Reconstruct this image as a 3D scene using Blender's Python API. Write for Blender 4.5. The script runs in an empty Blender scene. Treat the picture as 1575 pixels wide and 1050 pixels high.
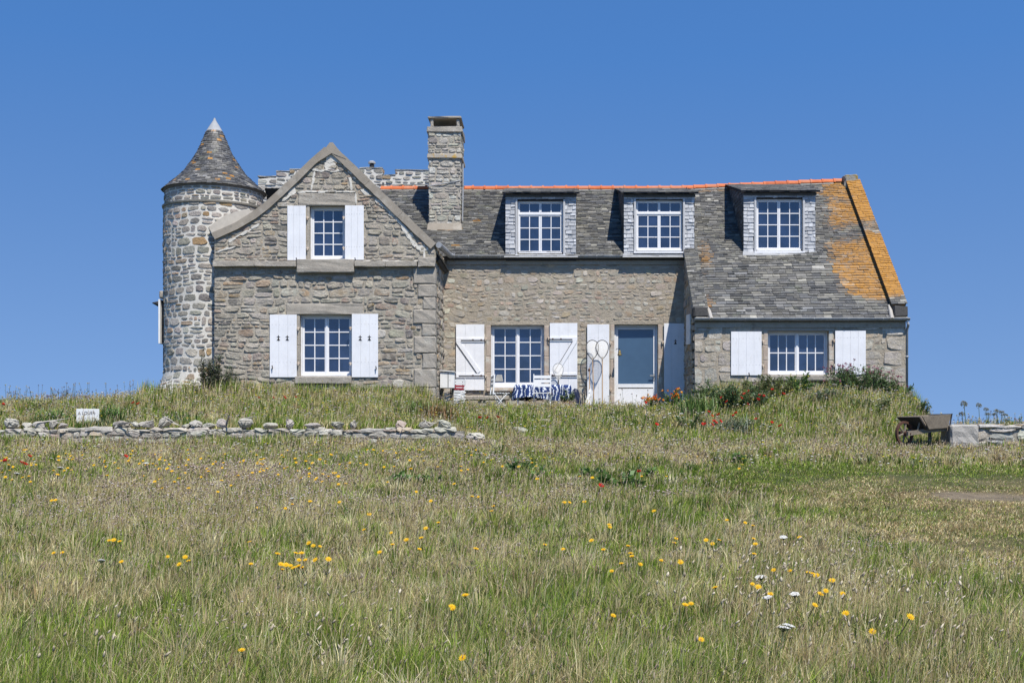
import bpy, bmesh, math, random
import numpy as np
from mathutils import Vector, Matrix, noise as mnoise
from mathutils.geometry import tessellate_polygon
R = math.radians
rnd = random.Random(7)
scn = bpy.context.scene
COL = scn.collection
# ------------------------------------------------------------ camera, sky, sun, exposure
EYE = 1.7; F = 1800.0; VX = 830.0; VY = 655.0
cd = bpy.data.cameras.new('camera'); cam = bpy.data.objects.new('camera', cd); COL.objects.link(cam)
cam.location = (0, 0, EYE); cam.rotation_euler = (R(90), 0, 0)
cd.sensor_width = 36; cd.lens = 36*F/1575; cd.shift_x = (787.5-VX)/1575; cd.shift_y = (VY-525)/1575
cd.clip_start = .1; cd.clip_end = 20000
scn.camera = cam
SUN = Vector((.5, -1, 1.8)).normalized()
w = bpy.data.worlds.new('World'); scn.world = w; w.use_nodes = True
nt = w.node_tree; bg = nt.nodes['Background']
sky = nt.nodes.new('ShaderNodeTexSky'); sky.sky_type = 'NISHITA'; sky.sun_disc = False
sky.sun_elevation = math.asin(SUN.z); sky.sun_rotation = math.atan2(SUN.x, SUN.y)
sky.altitude = 0; sky.air_density = 1.0; sky.dust_density = .0; sky.ozone_density = 4.0
tc = nt.nodes.new('ShaderNodeTexCoord'); vm = nt.nodes.new('ShaderNodeVectorMath'); vm.operation = 'MULTIPLY_ADD'
vm.inputs[1].default_value = (1, 1, 1.15); vm.inputs[2].default_value = (0, 0, .30)
vn = nt.nodes.new('ShaderNodeVectorMath'); vn.operation = 'NORMALIZE'
nt.links.new(tc.outputs['Generated'], vm.inputs[0]); nt.links.new(vm.outputs[0], vn.inputs[0]); nt.links.new(vn.outputs[0], sky.inputs[0])
hs = nt.nodes.new('ShaderNodeHueSaturation'); hs.inputs['Hue'].default_value = .503
sx_ = nt.nodes.new('ShaderNodeSeparateXYZ'); nt.links.new(tc.outputs['Generated'], sx_.inputs[0])
for key_, lo_, hi_ in (('Saturation', 1.03, 1.21), ('Value', .82, 1.03)):     # paler, hazier sky towards the sea horizon
    mr_ = nt.nodes.new('ShaderNodeMapRange'); mr_.inputs[1].default_value = 0; mr_.inputs[2].default_value = .3; mr_.inputs[3].default_value = lo_; mr_.inputs[4].default_value = hi_
    nt.links.new(sx_.outputs[2], mr_.inputs[0]); nt.links.new(mr_.outputs[0], hs.inputs[key_])
#; hs.inputs['Value'].default_value = 1.0
nt.links.new(sky.outputs[0], hs.inputs['Color']); nt.links.new(hs.outputs[0], bg.inputs[0])
bg.inputs[1].default_value = .15
sl = bpy.data.lights.new('sun', 'SUN'); sl.energy = 5.0; sl.angle = R(.5); sl.color = (1, .95, .87)
so = bpy.data.objects.new('sun', sl); COL.objects.link(so); so.rotation_euler = SUN.to_track_quat('Z', 'Y').to_euler()
vs = scn.view_settings; vs.view_transform = 'Standard'; vs.look = 'None'; vs.gamma = 1; vs.use_curve_mapping = False
vs.exposure = 0.35
scn.cycles.max_bounces = 6; scn.cycles.diffuse_bounces = 3; scn.cycles.transparent_max_bounces = 12

# ------------------------------------------------------------ helpers
def PX(px, D): return (px-VX)*D/F
def PZ(py, D): return EYE+(VY-py)*D/F
def P(px, py, D): return Vector((PX(px, D), D, PZ(py, D)))
def sm(a, b, t):
    t = np.clip((t-a)/(b-a), 0, 1); return t*t*(3-2*t)
_lat = np.random.RandomState(3).rand(256, 256)
def vnoise(x, y, s=1.0, o=0):
    x = np.asarray(x, float)*s+37.3+o*17.1; y = np.asarray(y, float)*s+91.7+o*9.7
    xi = np.floor(x).astype(int); yi = np.floor(y).astype(int); fx = x-xi; fy = y-yi
    fx = fx*fx*(3-2*fx); fy = fy*fy*(3-2*fy); L = _lat
    a = L[xi % 256, yi % 256]; b = L[(xi+1) % 256, yi % 256]; c = L[xi % 256, (yi+1) % 256]; d = L[(xi+1) % 256, (yi+1) % 256]
    return (a*(1-fx)+b*fx)*(1-fy)+(c*(1-fx)+d*fx)*fy
def fnoise(x, y, s=1.0, o=0): return .55*vnoise(x, y, s, o)+.3*vnoise(x, y, s*2.1, o+1)+.15*vnoise(x, y, s*4.3, o+2)
def zg(x, y):
    """height of the ground"""
    x = np.asarray(x, float); y = np.asarray(y, float)
    zf = -.467+.0777*np.clip(y, 3.5, 23)
    zt = 2.08+.24*sm(-2.0, -3.2, x)+.27*sm(3.0, 4.6, x)-.17*sm(-8.6, -11, x)-.12*sm(-11, -16, x)-.3*sm(11, 16, x)
    zt = zt-.92*sm(0, 1.25, x-(8.55+.32*(np.clip(y, 20, 40)-28)))
    step = .30*(1-sm(-2.6, -.9, x))+.25*sm(8.5, 8.9, x)
    st = np.where(x > 5, sm(22.4, 22.7, y), sm(22.95, 23.25, y))
    t = sm(23.1, 27.9, y)
    z0 = zf+step*st
    z = z0+(zt-z0)*t
    z = z-np.where(y > 32, .0016*(np.clip(y, 32, 75)-32)**2+.12*(np.clip(y, 75, 140)-75), 0)
    z = z+.16*np.exp(-((x-5.9)/1.9)**2-((y-26.3)/1.3)**2)+.10*np.exp(-((x-1.5)/2.5)**2-((y-25.2)/1.1)**2)
    z = z+.05*(fnoise(x, y, .45, 3)-.5)+.03*(vnoise(x, y, 1.7, 5)-.5)
    return z
def zf1(x, y): return float(zg(x, y))

def meta(o, label=None, cat=None, group=None, kind=None):
    if label: o['label'] = label
    if cat: o['category'] = cat
    if group: o['group'] = group
    if kind: o['kind'] = kind
    return o
def empty(name, loc=(0, 0, 0), rz=0, **k):
    o = bpy.data.objects.new(name, None); COL.objects.link(o); o.location = loc; o.rotation_euler = (0, 0, rz); o.empty_display_size = .2
    return meta(o, **k)

class MB:
    def __init__(s): s.v = []; s.f = []; s.m = []; s.c = []
    def add(s, vs_, fs, m=0, c=None):
        n = len(s.v); s.v.extend([tuple(v) for v in vs_])
        if c is not None and len(c) and hasattr(c[0], '__len__'): s.c.extend(c)
        else: s.c.extend([tuple(c) if c is not None else (1, 1, 1, 1)]*len(vs_))
        s.f.extend([tuple(i+n for i in f) for f in fs]); s.m.extend([m]*len(fs))
    def box(s, x0, x1, y0, y1, z0, z1, m=0, c=None, M=None):
        vs_ = [Vector((x, y, z)) for z in (z0, z1) for y in (y0, y1) for x in (x0, x1)]
        if M is not None: vs_ = [M @ v for v in vs_]
        s.add(vs_, [(0, 2, 3, 1), (4, 5, 7, 6), (0, 1, 5, 4), (2, 6, 7, 3), (0, 4, 6, 2), (1, 3, 7, 5)], m, c)
    def rbox(s, x0, x1, y0, y1, z0, z1, b=.012, jit=.004, m=0, c=None, M=None, seg=1, sub=0):
        bm = bmesh.new(); bmesh.ops.create_cube(bm, size=1)
        bmesh.ops.scale(bm, vec=(x1-x0, y1-y0, z1-z0), verts=bm.verts)
        bmesh.ops.bevel(bm, geom=bm.edges[:], offset=min(b, .3*min(x1-x0, y1-y0, z1-z0)), segments=seg, affect='EDGES')
        if sub: bmesh.ops.subdivide_edges(bm, edges=[e for e in bm.edges if e.calc_length() > .15], cuts=sub, use_grid_fill=True)
        cx = Vector(((x0+x1)/2, (y0+y1)/2, (z0+z1)/2))
        vs_ = [v.co+cx+Vector([rnd.uniform(-jit, jit) for _ in range(3)]) for v in bm.verts]
        if M is not None: vs_ = [M @ v for v in vs_]
        s.add(vs_, [tuple(v.index for v in f.verts) for f in bm.faces], m, c); bm.free()
    def prism(s, poly, a, b, fn, m=0, c=None):
        """poly (u, v) extruded along the third coordinate from a to b; fn(u, v, w) -> point"""
        n = len(poly)
        vs_ = [fn(u, v, a) for u, v in poly]+[fn(u, v, b) for u, v in poly]
        s.add(vs_, [tuple(range(n)), tuple(range(2*n-1, n-1, -1))]+[(i, n+i, n+(i+1) % n, (i+1) % n) for i in range(n)], m, c)
    def tube(s, pts, r, n=8, m=0, c=None, closed=False, cap=True):
        pts = [Vector(p) for p in pts]; N = len(pts); rs = r if hasattr(r, '__len__') else [r]*N
        vs_ = []; ref = None
        for i, p in enumerate(pts):
            a = pts[(i-1) % N] if (closed or i > 0) else p; b = pts[(i+1) % N] if (closed or i < N-1) else p
            t = (b-a).normalized()
            if ref is None: ref = t.orthogonal().normalized()
            ref = (ref-t*ref.dot(t)); ref = ref.normalized() if ref.length > 1e-6 else t.orthogonal().normalized()
            q = t.cross(ref)
            for k in range(n):
                th = 2*math.pi*k/n; vs_.append(p+(ref*math.cos(th)+q*math.sin(th))*rs[i])
        fs = []
        for i in range(N if closed else N-1):
            j = (i+1) % N
            for k in range(n): fs.append((i*n+k, i*n+(k+1) % n, j*n+(k+1) % n, j*n+k))
        if cap and not closed: fs += [tuple(range(n-1, -1, -1)), tuple((N-1)*n+k for k in range(n))]
        s.add(vs_, fs, m, c)
    def lathe(s, prof, cx, cy, n=32, m=0, c=None, a0=0, a1=2*math.pi):
        full = abs(a1-a0-2*math.pi) < 1e-6; K = n if full else n+1
        vs_ = [(cx+r*math.cos(a0+(a1-a0)*k/n), cy+r*math.sin(a0+(a1-a0)*k/n), z) for r, z in prof for k in range(K)]
        fs = [(i*K+k, i*K+(k+1) % K, (i+1)*K+(k+1) % K, (i+1)*K+k) for i in range(len(prof)-1) for k in range(n)]
        s.add(vs_, fs, m, c)
    def build(s, name, mats, parent=None, smooth=False, bevel=0):
        me = bpy.data.meshes.new(name); me.from_pydata(s.v, [], s.f)
        for m in (mats if isinstance(mats, (list, tuple)) else [mats]): me.materials.append(m)
        me.polygons.foreach_set('material_index', s.m)
        at = me.color_attributes.new('Col', 'FLOAT_COLOR', 'POINT')
        at.data.foreach_set('color', np.array([tuple(c)+(1,)*(4-len(c)) for c in s.c], dtype=np.float32).ravel())
        if smooth: me.polygons.foreach_set('use_smooth', [True]*len(me.polygons))
        me.update()
        o = bpy.data.objects.new(name, me); COL.objects.link(o)
        if parent is not None: o.parent = parent
        if bevel:
            b = o.modifiers.new('bevel', 'BEVEL'); b.width = bevel; b.segments = 2; b.limit_method = 'ANGLE'
        return o
def sub_origin(o, loc):
    """put a top-level mesh's origin at loc"""
    loc = Vector(loc); o.data.transform(Matrix.Translation(-loc)); o.location = loc; return o

# ------------------------------------------------------------ materials
def mat(name, base=(.5, .5, .5), rough=.8, attr=False, var=None, bump=None, spec=.3, metal=0, ior=None, stain=None, lichen=False, trans=0, smear=None):
    m = bpy.data.materials.new(name); m.use_nodes = True; t = m.node_tree; N = t.nodes; L = t.links
    b = N['Principled BSDF']; b.inputs['Roughness'].default_value = rough; b.inputs['Metallic'].default_value = metal
    b.inputs['Specular IOR Level'].default_value = spec
    if ior: b.inputs['IOR'].default_value = ior
    co = N.new('ShaderNodeTexCoord').outputs['Object']
    if attr:
        a = N.new('ShaderNodeVertexColor'); a.layer_name = 'Col'; c = a.outputs['Color']; alpha = a.outputs['Alpha']
    else:
        rgb = N.new('ShaderNodeRGB'); rgb.outputs[0].default_value = tuple(base)+(1,); c = rgb.outputs[0]; alpha = None
    def noise(scale, detail=6, rough_=.6, sc=(1, 1, 1)):
        n = N.new('ShaderNodeTexNoise'); n.inputs['Scale'].default_value = scale; n.inputs['Detail'].default_value = detail; n.inputs['Roughness'].default_value = rough_
        mp = N.new('ShaderNodeMapping'); mp.inputs['Scale'].default_value = sc; L.new(co, mp.inputs[0]); L.new(mp.outputs[0], n.inputs['Vector']); return n.outputs['Fac']
    def ramp(f, a_, b_, lo=0, hi=1):
        r = N.new('ShaderNodeMapRange'); r.inputs[1].default_value = a_; r.inputs[2].default_value = b_; r.inputs[3].default_value = lo; r.inputs[4].default_value = hi
        r.clamp = True; L.new(f, r.inputs[0]); return r.outputs[0]
    def mix(f, a_, b_, mode='MIX'):
        x = N.new('ShaderNodeMix'); x.data_type = 'RGBA'; x.blend_type = mode
        if isinstance(f, float): x.inputs[0].default_value = f
        else: L.new(f, x.inputs[0])
        for s_, v in ((6, a_), (7, b_)):
            if isinstance(v, tuple): x.inputs[s_].default_value = v+(1,)
            else: L.new(v, x.inputs[s_])
        return x.outputs[2]
    if smear:       # (colour, scale, lo, hi): mortar smeared over the stones
        c = mix(ramp(noise(smear[1], 5, .62), smear[2], smear[3]), c, smear[0])
    if stain:       # list of (colour, scale, lo, hi, stretch)
        for q in stain: c = mix(ramp(noise(q[1], 6, .65, q[4] if len(q) > 4 else (1, 1, 1)), q[2], q[3]), c, q[0])
    if var:         # (scale, lo, hi)
        for q in (var if isinstance(var, list) else [var]):
            x = N.new('ShaderNodeMix'); x.data_type = 'RGBA'; x.blend_type = 'MULTIPLY'; x.inputs[0].default_value = 1
            g = N.new('ShaderNodeCombineColor'); r = ramp(noise(q[0], 5, .7, q[3] if len(q) > 3 else (1, 1, 1)), .25, .75, q[1], q[2])
            for i in range(3): L.new(r, g.inputs[i])
            L.new(c, x.inputs[6]); L.new(g.outputs[0], x.inputs[7]); c = x.outputs[2]
    if name.split('_')[0] in ('mortar', 'stone', 'granite', 'concrete', 'pinkish', 'chimney', 'band', 'rock', 'wall', 'pale') and name != 'mortar_white':
        c = mix(1.0, c, (.98, .965, .93), 'MULTIPLY')
    if lichen:
        n1 = noise(9, 10, .85, (.6, 1.6, 1.6)); ad = N.new('ShaderNodeMath'); ad.operation = 'ADD'
        L.new(n1, ad.inputs[0]); L.new(alpha, ad.inputs[1])
        f = ramp(ad.outputs[0], .88, 1.04)
        lc = mix(ramp(noise(22, 4, .6), .35, .65), (.46, .215, .02), (.27, .14, .04))
        c = mix(f, c, lc)
    L.new(c, b.inputs['Base Color'])
    if bump:        # list of (scale, strength, distance)
        prev = None
        for q in bump:
            bp = N.new('ShaderNodeBump'); bp.inputs['Strength'].default_value = q[1]; bp.inputs['Distance'].default_value = q[2]
            L.new(noise(q[0], 6, .65, q[3] if len(q) > 3 else (1, 1, 1)), bp.inputs['Height'])
            if prev: L.new(prev, bp.inputs['Normal'])
            prev = bp.outputs[0]
        L.new(prev, b.inputs['Normal'])
    if trans:
        tr = N.new('ShaderNodeBsdfTranslucent'); L.new(c, tr.inputs[0]); ms = N.new('ShaderNodeMixShader'); ms.inputs[0].default_value = trans
        L.new(b.outputs[0], ms.inputs[1]); L.new(tr.outputs[0], ms.inputs[2]); L.new(ms.outputs[0], N['Material Output'].inputs[0])
    return m
M = {}
G_MORT = (.43, .39, .325)
M['mortar_grey'] = mat('mortar_grey', G_MORT, .95, var=[(3, .8, 1.12), (40, .8, 1.12)], stain=[((.5, .47, .42), 1.3, .58, .72), ((.25, .225, .185), 5, .58, .75)], bump=[(28, .9, .03), (120, .8, .012)])
M['mortar_main'] = mat('mortar_main', (.40, .35, .28), .95, var=[(2, .82, 1.1), (45, .82, 1.1)], stain=[((.46, .42, .355), 1.7, .55, .75), ((.27, .24, .195), 4, .58, .75)], bump=[(22, .9, .035), (120, .8, .012)])
M['mortar_white'] = mat('mortar_white', (.66, .625, .55), .95, var=[(3, .84, 1.05), (50, .85, 1.05)], stain=[((.45, .42, .37), 2.5, .58, .75)], bump=[(30, .7, .015), (130, .4, .005)])
M['stone'] = mat('stone', attr=True, rough=.9, var=[(9, .72, 1.2), (70, .65, 1.25), (200, .8, 1.2)], bump=[(16, .9, .04), (70, .9, .02)], stain=[((.44, .42, .38), 60, .6, .72)])
M['stone_smear'] = mat('stone_smear', attr=True, rough=.92, smear=((.43, .39, .325), 5, .47, .6), var=[(9, .75, 1.2), (70, .72, 1.25), (200, .8, 1.2)], bump=[(16, .9, .045), (70, .9, .02)])
M['stone_main'] = mat('stone_main', attr=True, rough=.92, smear=((.38, .335, .275), 6, .5, .64), var=[(9, .8, 1.15), (80, .75, 1.2), (200, .85, 1.15)], bump=[(20, .7, .02), (80, .6, .01)])
M['granite'] = mat('granite', (.40, .365, .315), .9, var=[(5, .8, 1.12), (55, .65, 1.22), (190, .7, 1.3)], stain=[((.47, .445, .395), 3, .55, .7), ((.26, .235, .195), 7, .62, .74)], bump=[(30, .8, .02), (110, .9, .01)])
M['concrete'] = mat('concrete', (.31, .275, .23), .92, var=[(4, .8, 1.1), (60, .85, 1.12)], stain=[((.44, .41, .36), 2.2, .55, .75), ((.24, .22, .19), 6, .6, .72)], bump=[(40, .5, .01), (150, .4, .004)])
M['slate'] = mat('slate', attr=True, rough=.55, spec=.5, var=[(6, .7, 1.25), (50, .7, 1.3)], stain=[((.33, .33, .31), 18, .6, .7), ((.14, .15, .1), 3, .58, .8)], bump=[(25, .5, .008), (120, .4, .003)], lichen=True)
M['slate_light'] = mat('slate_light', attr=True, rough=.7, var=[(12, .75, 1.2), (80, .75, 1.25)], stain=[((.42, .42, .41), 25, .55, .7)], bump=[(40, .5, .006)])
M['under'] = mat('under_slate', (.035, .035, .037), .9)
M['terracotta'] = mat('terracotta', attr=True, rough=.8, var=[(8, .8, 1.15), (60, .85, 1.1)], stain=[((.35, .2, .08), 9, .64, .75), ((.3, .27, .22), 20, .68, .78)], bump=[(50, .4, .005)])
M['white'] = mat('white_paint', (.77, .77, .775), .5, var=[(3, .88, 1.03), (40, .93, 1.03)], stain=[((.6, .57, .5), 5, .6, .85, (3, 3, .5)), ((.5, .44, .36), 16, .7, .8)], bump=[(30, .25, .004, (1, 1, .2))])
M['white_old'] = mat('weathered_white_paint', (.74, .74, .72), .6, var=[(5, .88, 1.04)], stain=[((.45, .42, .37), 14, .63, .75)], bump=[(60, .3, .003)])
M['glass'] = mat('window_glass', (.014, .024, .055), .04, ior=1.9, spec=.5, var=(1.6, .3, 1.9), bump=[(2.2, .25, .02)])
M['glass_door'] = mat('door_glass', (.055, .1, .16), .08, ior=1.6, spec=.5, var=(1.2, .85, 1.12))
M['zinc'] = mat('zinc', (.34, .35, .36), .5, metal=.15, var=[(6, .7, 1.2), (50, .9, 1.1)], stain=[((.13, .13, .125), 9, .6, .75)])
M['zinc_light'] = mat('weathered_zinc_cap', (.33, .335, .34), .7, metal=0, var=[(9, .8, 1.1)])
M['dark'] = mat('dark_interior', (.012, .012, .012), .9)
M['iron'] = mat('black_iron', (.03, .03, .032), .55, var=(30, .7, 1.3), stain=[((.12, .05, .02), 30, .58, .7)])
M['rust'] = mat('rusty_iron', (.085, .042, .028), .85, var=(40, .6, 1.4))
M['rustw'] = mat('rust_stained_white', (.7, .6, .48), .7, var=(60, .7, 1.1), stain=[((.35, .16, .05), 40, .5, .65)])
M['brass'] = mat('brass', (.22, .17, .075), .5, metal=.5, var=(20, .7, 1.1))
M['oldwood'] = mat('weathered_wood', (.215, .18, .135), .9, var=[(30, .5, 1.35, (1, 6, 6)), (8, .7, 1.2)], bump=[(40, .6, .006, (1, 7, 7))])
M['darkwood'] = mat('dark_weathered_wood', (.05, .045, .042), .85, var=[(30, .6, 1.4)], bump=[(40, .5, .005)])
M['pole'] = mat('pole_wood', (.42, .29, .18), .7, var=[(30, .8, 1.15)])
M['rock'] = mat('wall_rock', attr=True, rough=.93, var=[(10, .72, 1.2), (80, .7, 1.25)], stain=[((.52, .505, .46), 14, .55, .68), ((.2, .19, .165), 9, .64, .74)], bump=[(14, .8, .03), (70, .7, .012)])
M['soil'] = mat('meadow_soil', attr=True, rough=1, var=[(3, .6, 1.3), (14, .6, 1.35), (90, .5, 1.5)], bump=[(12, .8, .05), (80, .8, .02)])
M['grass'] = mat('grass_blades', attr=True, rough=.8, spec=.08, trans=.3)
M['leaf'] = mat('leaf', attr=True, rough=.5, spec=.35, trans=.25)
M['petal'] = mat('petal', attr=True, rough=.7, trans=.3)
M['sea'] = mat('sea', (.02, .06, .1), .25, bump=[(.4, .5, .3)])
M['fabric_red'] = mat('red_slats', (.3, .02, .035), .8)
M['text'] = mat('sign_lettering', (.06, .06, .07), .7)
M['plastic_dark'] = mat('dark_blue_plastic', (.012, .018, .045), .45)
# patterned cloth: blue with white blotches
def cloth():
    m = mat('blue_patterned_cloth', (.02, .05, .19), .85); t = m.node_tree; N = t.nodes; L = t.links
    tc_ = N.new('ShaderNodeTexCoord'); vo = N.new('ShaderNodeTexVoronoi'); vo.inputs['Scale'].default_value = 26; vo.inputs['Randomness'].default_value = .6
    wv = N.new('ShaderNodeTexWave'); wv.inputs['Scale'].default_value = 3.2; wv.inputs['Distortion'].default_value = 12; wv.inputs['Detail'].default_value = 3
    L.new(tc_.outputs['Object'], vo.inputs[0]); L.new(tc_.outputs['Object'], wv.inputs[0])
    mu = N.new('ShaderNodeMath'); mu.operation = 'SUBTRACT'; L.new(wv.outputs['Fac'], mu.inputs[0]); L.new(vo.outputs['Distance'], mu.inputs[1])
    mr = N.new('ShaderNodeMapRange'); mr.inputs[1].default_value = .26; mr.inputs[2].default_value = .36; L.new(mu.outputs[0], mr.inputs[0])
    mx = N.new('ShaderNodeMix'); mx.data_type = 'RGBA'; L.new(mr.outputs[0], mx.inputs[0]); mx.inputs[6].default_value = (.014, .035, .13, 1); mx.inputs[7].default_value = (.62, .66, .7, 1)
    L.new(mx.outputs[2], N['Principled BSDF'].inputs['Base Color']); return m
M['cloth'] = cloth()
def netmat():
    m = mat('fishing_net', (.62, .6, .54), .9); t = m.node_tree; N = t.nodes; L = t.links
    tc_ = N.new('ShaderNodeTexCoord'); tr = N.new('ShaderNodeBsdfTransparent'); ms = N.new('ShaderNodeMixShader')
    w1 = N.new('ShaderNodeTexWave'); w1.inputs['Scale'].default_value = 14; w2 = N.new('ShaderNodeTexWave'); w2.inputs['Scale'].default_value = 14; w2.bands_direction = 'Z'
    L.new(tc_.outputs['Object'], w1.inputs[0]); L.new(tc_.outputs['Object'], w2.inputs[0])
    mx = N.new('ShaderNodeMath'); mx.operation = 'MAXIMUM'; L.new(w1.outputs['Fac'], mx.inputs[0]); L.new(w2.outputs['Fac'], mx.inputs[1])
    mr = N.new('ShaderNodeMapRange'); mr.inputs[1].default_value = .55; mr.inputs[2].default_value = .85; mr.inputs[3].default_value = .10; mr.inputs[4].default_value = .6; L.new(mx.outputs[0], mr.inputs[0])
    L.new(mr.outputs[0], ms.inputs[0]); L.new(tr.outputs[0], ms.inputs[1]); L.new(N['Principled BSDF'].outputs[0], ms.inputs[2]); L.new(ms.outputs[0], N['Material Output'].inputs[0]); return m
M['net'] = netmat()

# ------------------------------------------------------------ masonry
PAL = [((.37, .34, .285), 5), ((.43, .395, .335), 5), ((.31, .28, .235), 3), ((.40, .315, .24), 3), ((.40, .30, .19), .9), ((.24, .22, .20), 2.2), ((.36, .28, .225), 1.5), ((.48, .445, .385), 2)]
def stone_col(pal=None):
    pal = pal or PAL; t = rnd.uniform(0, sum(w_ for _, w_ in pal))
    for c, w_ in pal:
        t -= w_
        if t <= 0: break
    k = rnd.uniform(.82, 1.18); return tuple(min(.6, max(.02, x*k*rnd.uniform(.96, 1.04))) for x in c)
def clip_poly(poly, region):
    """clip poly against a convex counter-clockwise region"""
    out = poly
    for i in range(len(region)):
        a = region[i]; b = region[(i+1) % len(region)]; ex, ey = b[0]-a[0], b[1]-a[1]
        inp = out; out = []
        if not inp: break
        def sd(p): return ex*(p[1]-a[1])-ey*(p[0]-a[0])
        for j in range(len(inp)):
            p, q = inp[j-1], inp[j]; sp, sq = sd(p), sd(q)
            if sq >= 0:
                if sp < 0: t = sp/(sp-sq); out.append((p[0]+(q[0]-p[0])*t, p[1]+(q[1]-p[1])*t))
                out.append(q)
            elif sp >= 0: t = sp/(sp-sq); out.append((p[0]+(q[0]-p[0])*t, p[1]+(q[1]-p[1])*t))
    return out
def area(p): return abs(sum(p[i-1][0]*p[i][1]-p[i][0]*p[i-1][1] for i in range(len(p))))/2
def cut(rects, hole):
    a0, a1, b0, b1 = hole; out = []
    for (u0, u1, v0, v1) in rects:
        if u1 <= a0 or u0 >= a1 or v1 <= b0 or v0 >= b1: out.append((u0, u1, v0, v1)); continue
        if u0 < a0: out.append((u0, a0, v0, v1))
        if u1 > a1: out.append((a1, u1, v0, v1))
        m0, m1 = max(u0, a0), min(u1, a1)
        if v0 < b0: out.append((m0, m1, v0, b0))
        if v1 > b1: out.append((m0, m1, b1, v1))
    return out
def masonry(mb, region, holes, W, hh=(.1, .26), ww=(.16, .5), gap=.018, rise=.03, wob=.05, pal=None, m=1, seed=1, sq=3.2, keep=1.0, jag=.07, regf=None):
    """stones laid in uneven courses over a convex region (ccw) minus the rectangular holes; W(u, v, h) -> point"""
    us = [p[0] for p in region]; vs2 = [p[1] for p in region]; r = random.Random(seed)
    v = min(vs2)-.1
    while v < max(vs2)+.05:
        h = r.uniform(*hh); u = min(us)-r.uniform(0, ww[0])-.05
        while u < max(us)+.05:
            wd = r.uniform(*ww)*(1.0 if h > sum(hh)/2 else .85)
            cells = [(u, u+wd, v, v+h)]
            if h > .6*hh[1] and r.random() < .35:
                k = r.uniform(.35, .65); cells = [(u, u+wd, v, v+h*k), (u, u+wd, v+h*k, v+h)]
                if r.random() < .4: q = cells.pop(); mid = (q[0]+q[1])/2+r.uniform(-.05, .05); cells += [(q[0], mid, q[2], q[3]), (mid, q[1], q[2], q[3])]
            for hl in holes: cells = cut(cells, hl)
            for (a, b, c, d) in cells:
                if b-a < .05 or d-c < .035 or r.random() > keep: continue
                cx, cy = (a+b)/2, (c+d)/2; g = gap*r.uniform(.6, 1.3); rx, ry = (b-a)/2-g/2, (d-c)/2-g/2
                if rx < .015 or ry < .012: continue
                poly = []; n = r.choice((7, 8, 9, 10)); e = 2/r.uniform(sq*.75, sq*1.3)
                for k in range(n):
                    th = 2*math.pi*(k+r.uniform(-.3, .3))/n; ct, st = math.cos(th), math.sin(th)
                    q = 1+r.uniform(-jag, jag*.6)
                    x = cx+rx*q*math.copysign(abs(ct)**e, ct); y = cy+ry*q*math.copysign(abs(st)**e, st)
                    dist = .3
                    for hl in holes:
                        dx = max(hl[0]-x, 0, x-hl[1]); dy = max(hl[2]-y, 0, y-hl[3]); dist = min(dist, math.hypot(dx, dy))
                    am = wob*min(1, dist/.25)
                    x2 = x+am*(2*float(vnoise(x, y, 1.9, seed))-1); y2 = y+am*(2*float(vnoise(x, y, 1.7, seed+7))-1)
                    poly.append((x2, y2))
                poly = clip_poly(poly, region)
                if regf: poly = clip_poly(poly, regf(cx))
                if len(poly) < 3 or area(poly) < .0018: continue
                n = len(poly); mx = sum(p[0] for p in poly)/n; my = sum(p[1] for p in poly)/n
                H = rise*r.uniform(.35, 1.25); tx, ty = r.uniform(-.1, .1), r.uniform(-.12, .06)
                def ring(k, h_, j): return [W(mx+(p[0]-mx)*k, my+(p[1]-my)*k, max(.002, h_+tx*(p[0]-mx)*k+ty*(p[1]-my)*k+r.uniform(-j, j))) for p in poly]
                vs_ = [W(p[0], p[1], -.012) for p in poly]+ring(.95, H*.7, H*.15)+ring(.72, H, H*.3)+[W(mx, my, H*r.uniform(.9, 1.15))]
                fs = []
                for q in range(2):
                    for k in range(n): fs.append((q*n+k, q*n+(k+1) % n, (q+1)*n+(k+1) % n, (q+1)*n+k))
                for k in range(n): fs.append((2*n+k, 2*n+(k+1) % n, 3*n))
                mb.add(vs_, fs, m, stone_col(pal))
            u += wd
        v += h
def slab(mb, outline, holes, W, thick, reveal, m=0):
    """a wall with rectangular holes: front face, reveals, back and edges"""
    hp = [[(a, c), (b, c), (b, d), (a, d)] for (a, b, c, d) in holes]
    loops = [outline]+hp
    for h_, flip in ((0, False), (-thick, True)):
        pts = [p for l in loops for p in l]
        tri = tessellate_polygon([[Vector((p[0], p[1], 0)) for p in l] for l in loops])
        mb.add([W(p[0], p[1], h_) for p in pts], [tuple(t[::-1]) if flip else tuple(t) for t in tri], m)
    for l in loops:
        n = len(l); mb.add([W(p[0], p[1], 0) for p in l]+[W(p[0], p[1], -thick) for p in l], [(i, (i+1) % n, n+(i+1) % n, n+i) for i in range(n)], m)
def front(D): return lambda u, v, h: Vector((u, D-h, v))
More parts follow.
